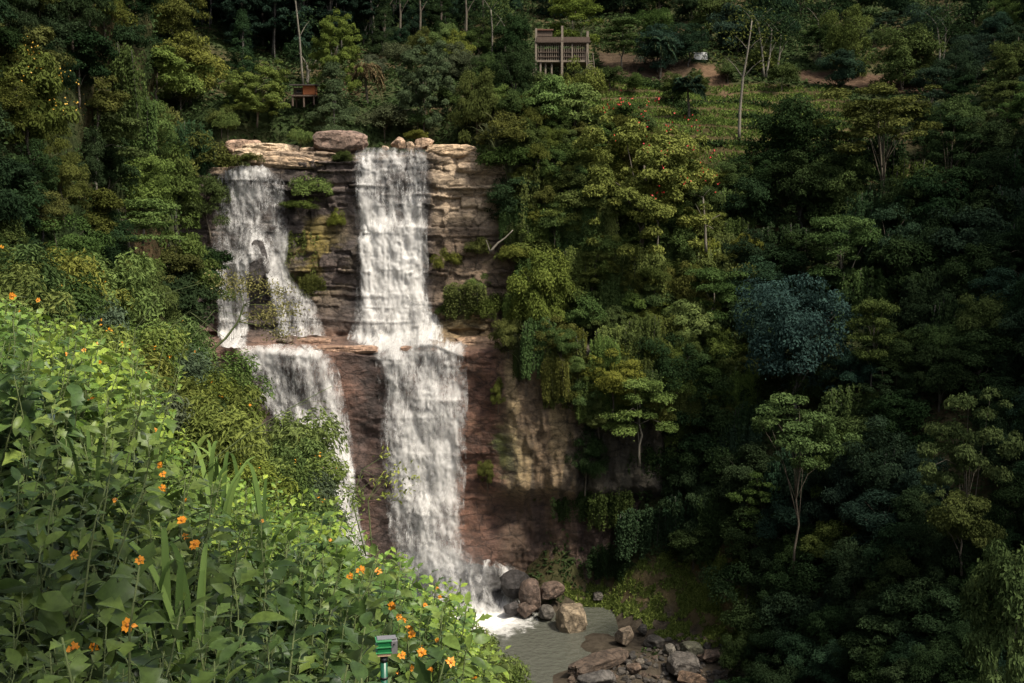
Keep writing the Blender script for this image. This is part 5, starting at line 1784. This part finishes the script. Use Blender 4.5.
# ------------------------------------------------------------------ near bank: wild sunflower bushes
def sunflower_leaf(L, rng):
    """lobed blade: rows of left edge, midrib, right edge"""
    t = np.array([0.0, 0.1, 0.25, 0.4, 0.5, 0.64, 0.78, 0.9, 1.0])
    if rng.random() < 0.65:
        hw = np.array([0.01, 0.08, 0.24, 0.46, 0.22, 0.36, 0.17, 0.08, 0.0])
    else:
        hw = np.array([0.01, 0.13, 0.26, 0.29, 0.28, 0.24, 0.17, 0.08, 0.0])
    hw = hw * rng.uniform(0.62, 0.95)
    bend = rng.uniform(0.2, 0.9)
    fold = rng.uniform(0.1, 0.5)
    y = L * np.sin(bend * t) / max(bend, .1)
    z = -L * (1 - np.cos(bend * t)) / max(bend, .1)
    w = hw * L
    lf = np.stack([-w, y - (hw > .33) * -0.06 * L, z + w * fold], 1)
    mi = np.stack([0 * w, y, z], 1)
    rt = np.stack([w, y + (hw > .33) * 0.06 * L, z + w * fold * rng.uniform(.5, 1.2)], 1)
    V = np.stack([lf, mi, rt], 1).reshape(-1, 3)
    Q = []
    for k in range(len(t) - 1):
        a = k * 3
        Q += [(a, a + 1, a + 4, a + 3), (a + 1, a + 2, a + 5, a + 4)]
    return V, np.array(Q)

def rot_to(y_dir, z_dir):
    y = np.array(y_dir, float); y /= np.linalg.norm(y)
    z = np.array(z_dir, float); z = z - y * (z @ y); z /= np.linalg.norm(z) + 1e-9
    x = np.cross(y, z)
    return np.stack([x, y, z], 0)

def sunflower_bush(seed, stems=11, H=1.45, spread=0.55, Lmax=0.19):
    rng = np.random.default_rng(seed)
    mb, lv, lq, lt, n = MB(), [], [], [], 0
    for s in range(stems):
        a = s * 2.399 + rng.normal(0, .3)
        r = spread * math.sqrt((s + 0.5) / stems)
        foot = np.array([0.25 * r * math.cos(a), 0.25 * r * math.sin(a), 0])
        h = H * rng.uniform(0.68, 1.08) * (1 - 0.18 * (r / spread) ** 2)
        top = np.array([r * math.cos(a) * 1.2, r * math.sin(a) * 1.2, h])
        k = np.linspace(0, 1, 9)[:, None]
        path = foot * (1 - k) + top * k + np.array([r * math.cos(a), r * math.sin(a), 0]) * 0.25 * (k * (1 - k)) + rng.normal(0, .012, (9, 3))
        mb.tube(path, np.linspace(0.009, 0.003, 9), sides=5)
        nl = rng.integers(30, 38)
        for j in range(nl):
            u = 0.15 + 0.85 * (j + rng.random() * .5) / nl
            u = min(u, 0.995)
            q = path[0] * 0 + np.array([np.interp(u * 8, np.arange(9), path[:, c]) for c in range(3)])
            az = j * 2.399 + rng.normal(0, .35)
            L = Lmax * rng.uniform(0.5, 1.15) * (1.0 if u < .85 else 0.62)
            el = rng.uniform(-0.75, 0.35) if u < .88 else rng.uniform(0.3, 1.0)
            dr = np.array([math.cos(az) * math.cos(el), math.sin(az) * math.cos(el), math.sin(el)])
            Rm = rot_to(dr, np.array([0, 0, 1]) + rng.normal(0, .4, 3))
            V, Q = sunflower_leaf(L, rng)
            pet = q + dr * L * 0.22
            V = V @ Rm + pet
            mb.tube([q, pet], [0.0025, 0.002], sides=3, cap=False)
            lv.append(V); lq.append(Q + n); n += len(V)
            lt.append(np.full(len(Q), np.clip(rng.normal(0.42, .2) + 0.35 * (u > .85), 0, 1)))
    leaves = mk("sunflower_leaves", np.concatenate(lv), np.concatenate(lq), M_LEAFN, smooth=True, tint=np.concatenate(lt))
    return leaves, mb.mesh("sunflower_stems", M_STEM)

BUSH = [sunflower_bush(5000 + k) for k in range(7)]
nrng = random.Random(8)
near = []
bushes = []
OUT = ([-60, 0, 60, 100, 130, 150, 170, 230, 300, 340, 400, 440, 475, 500, 520], [262, 272, 292, 310, 352, 405, 448, 455, 475, 508, 540, 572, 640, 690, 740])
ntry = 0
while ntry < 9000:
    ntry += 1
    Y = nrng.uniform(3.4, 12.8)
    px = nrng.uniform(-70, 520)
    x = (px - 512) / F * Y
    loc, nor, i, dd = BVH_BANK.ray_cast(Vector((x, Y, 20)), Vector((0, 0, -1)))
    if loc is None:
        continue
    x, yq, z = loc
    s = nrng.uniform(0.85, 1.15)
    bx_, by_ = proj(np.array([x, yq, z + 1.62 * s]))
    lim = np.interp(bx_, *OUT) + (4 if Y > 9 else 14)
    if by_ < lim:           # shorter where the outline asks for it
        s2 = 1.62 * s - (lim - by_) * yq / F
        s = s2 / 1.62
        if s < 0.5:
            continue
    if by_ > 760 or bx_ < -90:
        continue
    mind = 0.5 if Y > 5 else 0.42
    if any((x - a) ** 2 + (yq - b) ** 2 < mind ** 2 for a, b in near):
        continue
    # keep the lamp post's view clear
    gx_, gy_ = proj(np.array([x, yq, z + 0.7]))
    if Y < 6.4 and 285 < gx_ < 470:
        continue
    near.append((x, yq))
    lm, sm = nrng.choice(BUSH)
    root = empty("wild_sunflower", (x, yq, z - 0.05), nrng.uniform(0, 6.28))
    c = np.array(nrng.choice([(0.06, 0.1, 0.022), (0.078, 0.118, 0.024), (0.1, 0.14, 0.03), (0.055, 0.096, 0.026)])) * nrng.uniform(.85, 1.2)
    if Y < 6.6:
        c = c * 0.72            # shade over the near rows put into the leaf colour
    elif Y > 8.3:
        c = c * np.array([1.8, 1.75, 1.2])  # sunlit brightness of the crest put into the leaf colour
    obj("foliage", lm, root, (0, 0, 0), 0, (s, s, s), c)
    obj("stem", sm, root, (0, 0, 0), 0, (s, s, s))
    bushes.append((root, float(bx_), float(by_), yq))
print("sunflower bushes", len(bushes))
NLAND = [("the green lamp post", 388, 650), ("the tallest grass blades", 150, 440), ("the lowest big orange flower", 128, 625), ("the dangling twig", 385, 480), ("the lower left fall", 340, 480),
         ("the main lower fall", 440, 560), ("the orange flower cluster", 190, 535), ("the left slope", 20, 250), ("the cluster by the lamp post", 408, 628), ("the pool", 520, 660), ("the orange flowers at the top", 35, 295)]
LAND_FAR = LAND
LAND = NLAND
for root, bx_, by_, Y in bushes:
    lab = unique_label("sunflower bush in the %s" % ("nearest row" if Y < 6 else "middle rows" if Y < 9.3 else "crest row"), bx_, by_ + 40)
    tag(root, lab.replace(" ,", ",").replace(",  ", ", "), "bush", "wild sunflower bushes on the near bank")

# tall grass among them
GR = [blade_tuft(700 + k, n=9, H=1.5, spread=0.75, wd=0.02, seg=9, mat=M_LEAF, droop=1.1) for k in range(4)]
for k, (px, py, Y, h, lab) in enumerate([(150, 560, 8.0, 1.0, "tall broad grass clump rising over the sunflowers left of the orange flower cluster"), (205, 555, 8.4, 0.95, "tall grass clump beside the orange flower cluster"), (100, 560, 6.6, 0.9, "arching grass clump left of the tallest one in the sunflowers"),
                                         (60, 450, 8.2, 0.9, "grass clump high among the sunflowers on the left slope side"), (262, 590, 6.8, 0.8, "arching grass clump right of the orange flower cluster"), (170, 700, 5.0, 0.85, "long bent grass blades near the lowest big orange flower"), (300, 640, 6.5, 0.6, "short arching grass blades left of the green lamp post"),
                                         (228, 520, 9.5, 1.0, "upright grass clump standing against the lower left fall")]):
    b = P(px, py, Y)
    root = empty("tall_grass", tuple(b), k * 1.7)
    obj("blades", GR[k % 4], root, (0, 0, 0), 0, (h, h, h), (0.085, 0.13, 0.035))
    tag(root, lab, "grass clump", "tall grass clumps among the wild sunflowers")
# leaning seed stalk with one hanging blade, and dry stalks further back
bare_tree([(150, 500), (205, 465), (250, 432), (290, 408), (332, 386)], 9.6, 0.009, 0.003, "grass_stalk", "long leaning grass stalk crossing in front of the lower left fall", cat="grass stalk", mat=M_STEM, branches=[(3, 10, 44, -.1), (2, 50, 8, .2), (3, 40, -6, .1), (1, 60, -20, .2)])
for k, (pp, Y, lab) in enumerate([([(128, 390), (135, 330), (160, 295), (205, 282)], 14, "thin dry grass spray arching over the olive bushes, the left one"), ([(160, 420), (185, 345), (215, 310), (250, 318)], 15, "thin dry grass spray arching toward the left cascade"),
                                  ([(150, 400), (168, 330), (190, 312), (228, 340)], 14.5, "thin dry grass spray drooping before the dark left slope"), ([(372, 552), (368, 500), (380, 478), (402, 468)], 9.5, "dangling yellow-green twig standing against the main lower fall"),
                                  ([(366, 556), (352, 500), (362, 470), (385, 455)], 9.6, "bare thin twig left of the dangling yellow-green one")]):
    fol = (60, 0.05, 0.06, (0.2, 0.22, 0.05)) if k >= 3 else None
    bare_tree(pp, Y, 0.007, 0.002, "dry_stalk" if k < 3 else "thin_twig", lab, cat="stalk" if k < 3 else "twig", mat=M_STEM, branches=[(1, 22, -20, .1), (2, 30, -2, -.1), (2, 20, 16, .1), (3, 16, 14, .05), (1, 30, -6, -.1)], foliage=fol)

# tree added out of view by the viewer, only to shade the lower left bushes
cm, tm, W0, H0 = ARCH['round'][1]
rt = empty("added_shade_tree", (4.2, -1.6, -2.9))
obj("crown", cm, rt, (-3.5, 3.5, 6.2), 0, (0.46, 0.46, 0.46), PAL['green'][0])
tb = MB()
kk = np.linspace(0, 1, 9)
tb.tube(np.stack([-3.5 * kk ** 1.7, 3.5 * kk ** 1.7, 7.6 * kk], 1), np.linspace(0.2, 0.07, 9), 9)
obj("trunk", tb.mesh("leaning_trunk", M_BARK), rt)
tag(rt, "added unseen leafy tree beside the viewpoint, there to shade the lower left bushes", "tree")

# ------------------------------------------------------------------ lamp on a post
def lamp_post():
    Y = 5.4
    s = Y / F * 0.88
    b0 = P(385, 790 - 18, Y)
    root = empty("lamp_post", tuple(b0))
    def X(px): return (px - 384) * s
    def Z(py): return (790 - py) * s
    GREEN_P = plain("green_paint", (0.008, 0.085, 0.045), 0.35)
    GREEN_L = plain("green_glass", (0.012, 0.12, 0.04), 0.15)
    BLACK = plain("black_band", (0.012, 0.012, 0.012), 0.5)
    GREY = plain("grey_metal", (0.34, 0.33, 0.34), 0.4, 0.6)
    TANP = plain("tan_plate", (0.45, 0.3, 0.18), 0.6)
    b = MB(); b.tube([(0, 0, 0), (0, 0, Z(652))], 4.2 * s, 16)
    po = obj("post", b.mesh("lamp_pole", GREEN_P), root)
    for za, zb in ((656, 651), (677, 674)):
        b = MB(); b.tube([(0, 0, Z(za)), (0, 0, Z(zb))], 4.6 * s, 16)
        obj("band", b.mesh("black_band", BLACK), po)
    b = MB(); b.tube([(0, 0, Z(652)), (0, 0, Z(647))], 3.6 * s, 14)
    obj("collar", b.mesh("collar", BLACK), root)
    b = MB(); b.box((X(384), 0, Z(646)), (15.5 * s, 14 * s, 3.0 * s), rz=0.2)
    obj("base_plate", b.mesh("base_plate", TANP, False), root)
    h = MB(); h.box((X(384), 0, Z(637)), (15.5 * s, 14 * s, 14.5 * s), rz=0.2)
    ho = obj("housing", h.mesh("lamp_housing", GREEN_L, False), root)
    for z0 in (643.2, 636.5, 629.4):
        b = MB(); b.box((X(383.6), 0, Z(z0)), (18.5 * s, 17 * s, 1.1 * s), rz=0.2)
        obj("rim", b.mesh("lamp_rim", plain("light_green_rim", (0.05, 0.24, 0.09), 0.3), False), ho)
    b = MB(); b.box((X(396), 0.5 * s, Z(637)), (7 * s, 12 * s, 15 * s), rz=0.2, tilt=0.08)
    br = obj("bracket", b.mesh("side_bracket", GREY, False), root)
    b = MB(); b.box((X(387), 2 * s, Z(628)), (22 * s, 12 * s, 1.0 * s), rz=0.2)
    obj("cover", b.mesh("top_cover", GREY, False), root)
    b = MB(); b.tube([(X(397), -6.5 * s, Z(633)), (X(397), -7.4 * s, Z(633))], 1.1 * s, 8)
    obj("screw", b.mesh("screw", BLACK), br)
    tag(root, "green lamp head with a grey side bracket on a green post among the bushes", "lamp post")
lamp_post()

# ------------------------------------------------------------------ sunflowers, each a part of the bush it grows on
def flower_mesh(seed, r=0.04, n=9):
    rng = np.random.default_rng(seed)
    mb = MB()
    for k in range(n):
        a = k * 2 * math.pi / n + rng.normal(0, .1)
        L = r * rng.uniform(.85, 1.15)
        w = r * 0.3
        dz = rng.uniform(-.35, .25) * L
        c, s = math.cos(a), math.sin(a)
        pts = [(r * .2, 0, 0), (L * .6, w, dz * .3 + .002), (L, 0, dz), (L * .6, -w, dz * .3 + .002), (L * .6, 0, dz * .4)]
        V = np.array([(x * c - y * s, x * s + y * c, z) for x, y, z in pts])
        mb.add(V, None, [(0, 4, 1), (1, 4, 2), (2, 4, 3), (3, 4, 0)])
    c = MB()
    c.tube([(0, 0, -0.004), (0, 0, 0.004), (0, 0, 0.007)], [r * .26, r * .26, r * .14], 10)
    st = MB()
    st.tube([(0, 0, -0.16), (0.01, 0, -.08), (0, 0, -.004)], [.003, .003, .004], 5)
    return (mb.mesh("petals", plain("orange_petals", (0.68, 0.25, 0.007), 0.6, var=.3)), c.mesh("disc", plain("orange_disc", (0.5, 0.16, 0.01), .8)), st.mesh("flower_stalk", M_STEM))
FL = [flower_mesh(k, r=0.025 + 0.004 * k, n=7 + k % 3 * 2) for k in range(4)]
FPX = [(128, 625, 1.3), (94, 645, .9), (73, 648, .9), (74, 555, .9), (91, 399, 1.0), (195, 544, 1.0), (186, 536, .9), (182, 520, 1.0), (185, 500, .6), (162, 488, .9), (163, 474, .7), (160, 465, .7), (378, 571, 1.1), (361, 570, 1.0), (350, 576, .8),
       (404, 620, 1.0), (409, 628, 1.1), (412, 634, .9), (399, 617, .9), (419, 646, .9), (422, 652, .9), (392, 606, .9), (425, 605, .7), (437, 588, .7), (440, 597, .6), (451, 662, .8), (475, 679, 1.0), (396, 672, .9), (393, 681, .8), (437, 640, .6),
       (12, 296, 1.0), (38, 300, .8), (66, 354, .7), (84, 350, .7), (100, 362, .6), (330, 540, .6), (262, 521, .5), (115, 500, .5), (155, 430, .7), (250, 405, .4), (140, 560, .5), (402, 655, .8), (411, 668, .8), (430, 670, .8), (20, 312, .7)]
dg = bpy.context.evaluated_depsgraph_get()
dg.update()
byname = {b[0].name: b[0] for b in bushes}
frg = random.Random(4)
nfl = 0
for px, py, sz in FPX:
    d = Vector(ray(px, py)).normalized()
    ok, loc, nor, idx, ob, mw = scene.ray_cast(dg, Vector((0, 0, 0)), d)
    if not ok:
        continue
    rt = ob
    while rt.parent:
        rt = rt.parent
    if rt.name not in byname:
        # grow it on the closest bush instead
        c = min(bushes, key=lambda b: (b[1] - px) ** 2 + (b[2] + 30 - py) ** 2)
        rt = c[0]
        loc = Vector(ray(px, py)) * c[3]
    loc = loc - d * 0.05
    pm, cm, sm = frg.choice(FL)
    o = bpy.data.objects.new("flower", pm)
    COL.objects.link(o)
    face = Vector((frg.uniform(-.5, .5), -1.0, frg.uniform(0.1, 1.0)))
    qt = face.to_track_quat('Z', 'Y')
    wm = Matrix.Translation(loc) @ qt.to_matrix().to_4x4() @ Matrix.Diagonal((sz, sz, sz, 1))
    rw = Matrix.Translation(rt.location) @ Matrix.Rotation(rt.rotation_euler.z, 4, 'Z')
    o.parent = rt
    o.matrix_parent_inverse = rw.inverted()
    o.matrix_basis = wm
    obj("disc", cm, o)
    obj("flower_stalk", sm, o)
    nfl += 1
print("flowers", nfl)

# ------------------------------------------------------------------ mist and air
def volume_box(name, lo, hi, dens, label, noise=False, colr=(0.9, 0.95, 1.0)):
    b = MB()
    lo, hi = np.array(lo, float), np.array(hi, float)
    b.box((0, 0, 0), hi - lo)
    m, nt, out = new_mat(name)
    v = N(nt, "ShaderNodeVolumePrincipled")
    v.inputs["Color"].default_value = (*colr, 1)
    v.inputs["Anisotropy"].default_value = 0.0
    if noise:
        tc = N(nt, "ShaderNodeTexCoord")
        half = (hi - lo) / 2
        mp = N(nt, "ShaderNodeMapping", Scale=tuple(1 / half))
        nt.links.new(tc.outputs["Object"], mp.inputs[0])
        ln = N(nt, "ShaderNodeVectorMath", _operation='LENGTH')
        nt.links.new(mp.outputs[0], ln.inputs[0])
        rg = N(nt, "ShaderNodeMapRange", i1=1.0, i2=0.1, i3=0.0, i4=dens)
        rg.interpolation_type = 'SMOOTHSTEP'
        nt.links.new(ln.outputs["Value"], rg.inputs[0])
        nt.links.new(rg.outputs[0], v.inputs["Density"])
    else:
        v.inputs["Density"].default_value = dens
    nt.links.new(v.outputs[0], out.inputs["Volume"])
    o = obj(name, b.mesh(name, m, False), loc=tuple((lo + hi) / 2))
    return tag(o, label, name, kind="stuff")
HAZE = False
if HAZE:
    volume_box("haze", (-160, -20, -60), (230, 440, 175), 0.0004, "thin bluish air between the viewer and the hill")
volume_box("mist", (-16, 121, -45), (-0.5, 131, -31), 0.035, "pale spray hanging over the pool at the foot of the main fall", noise=True)
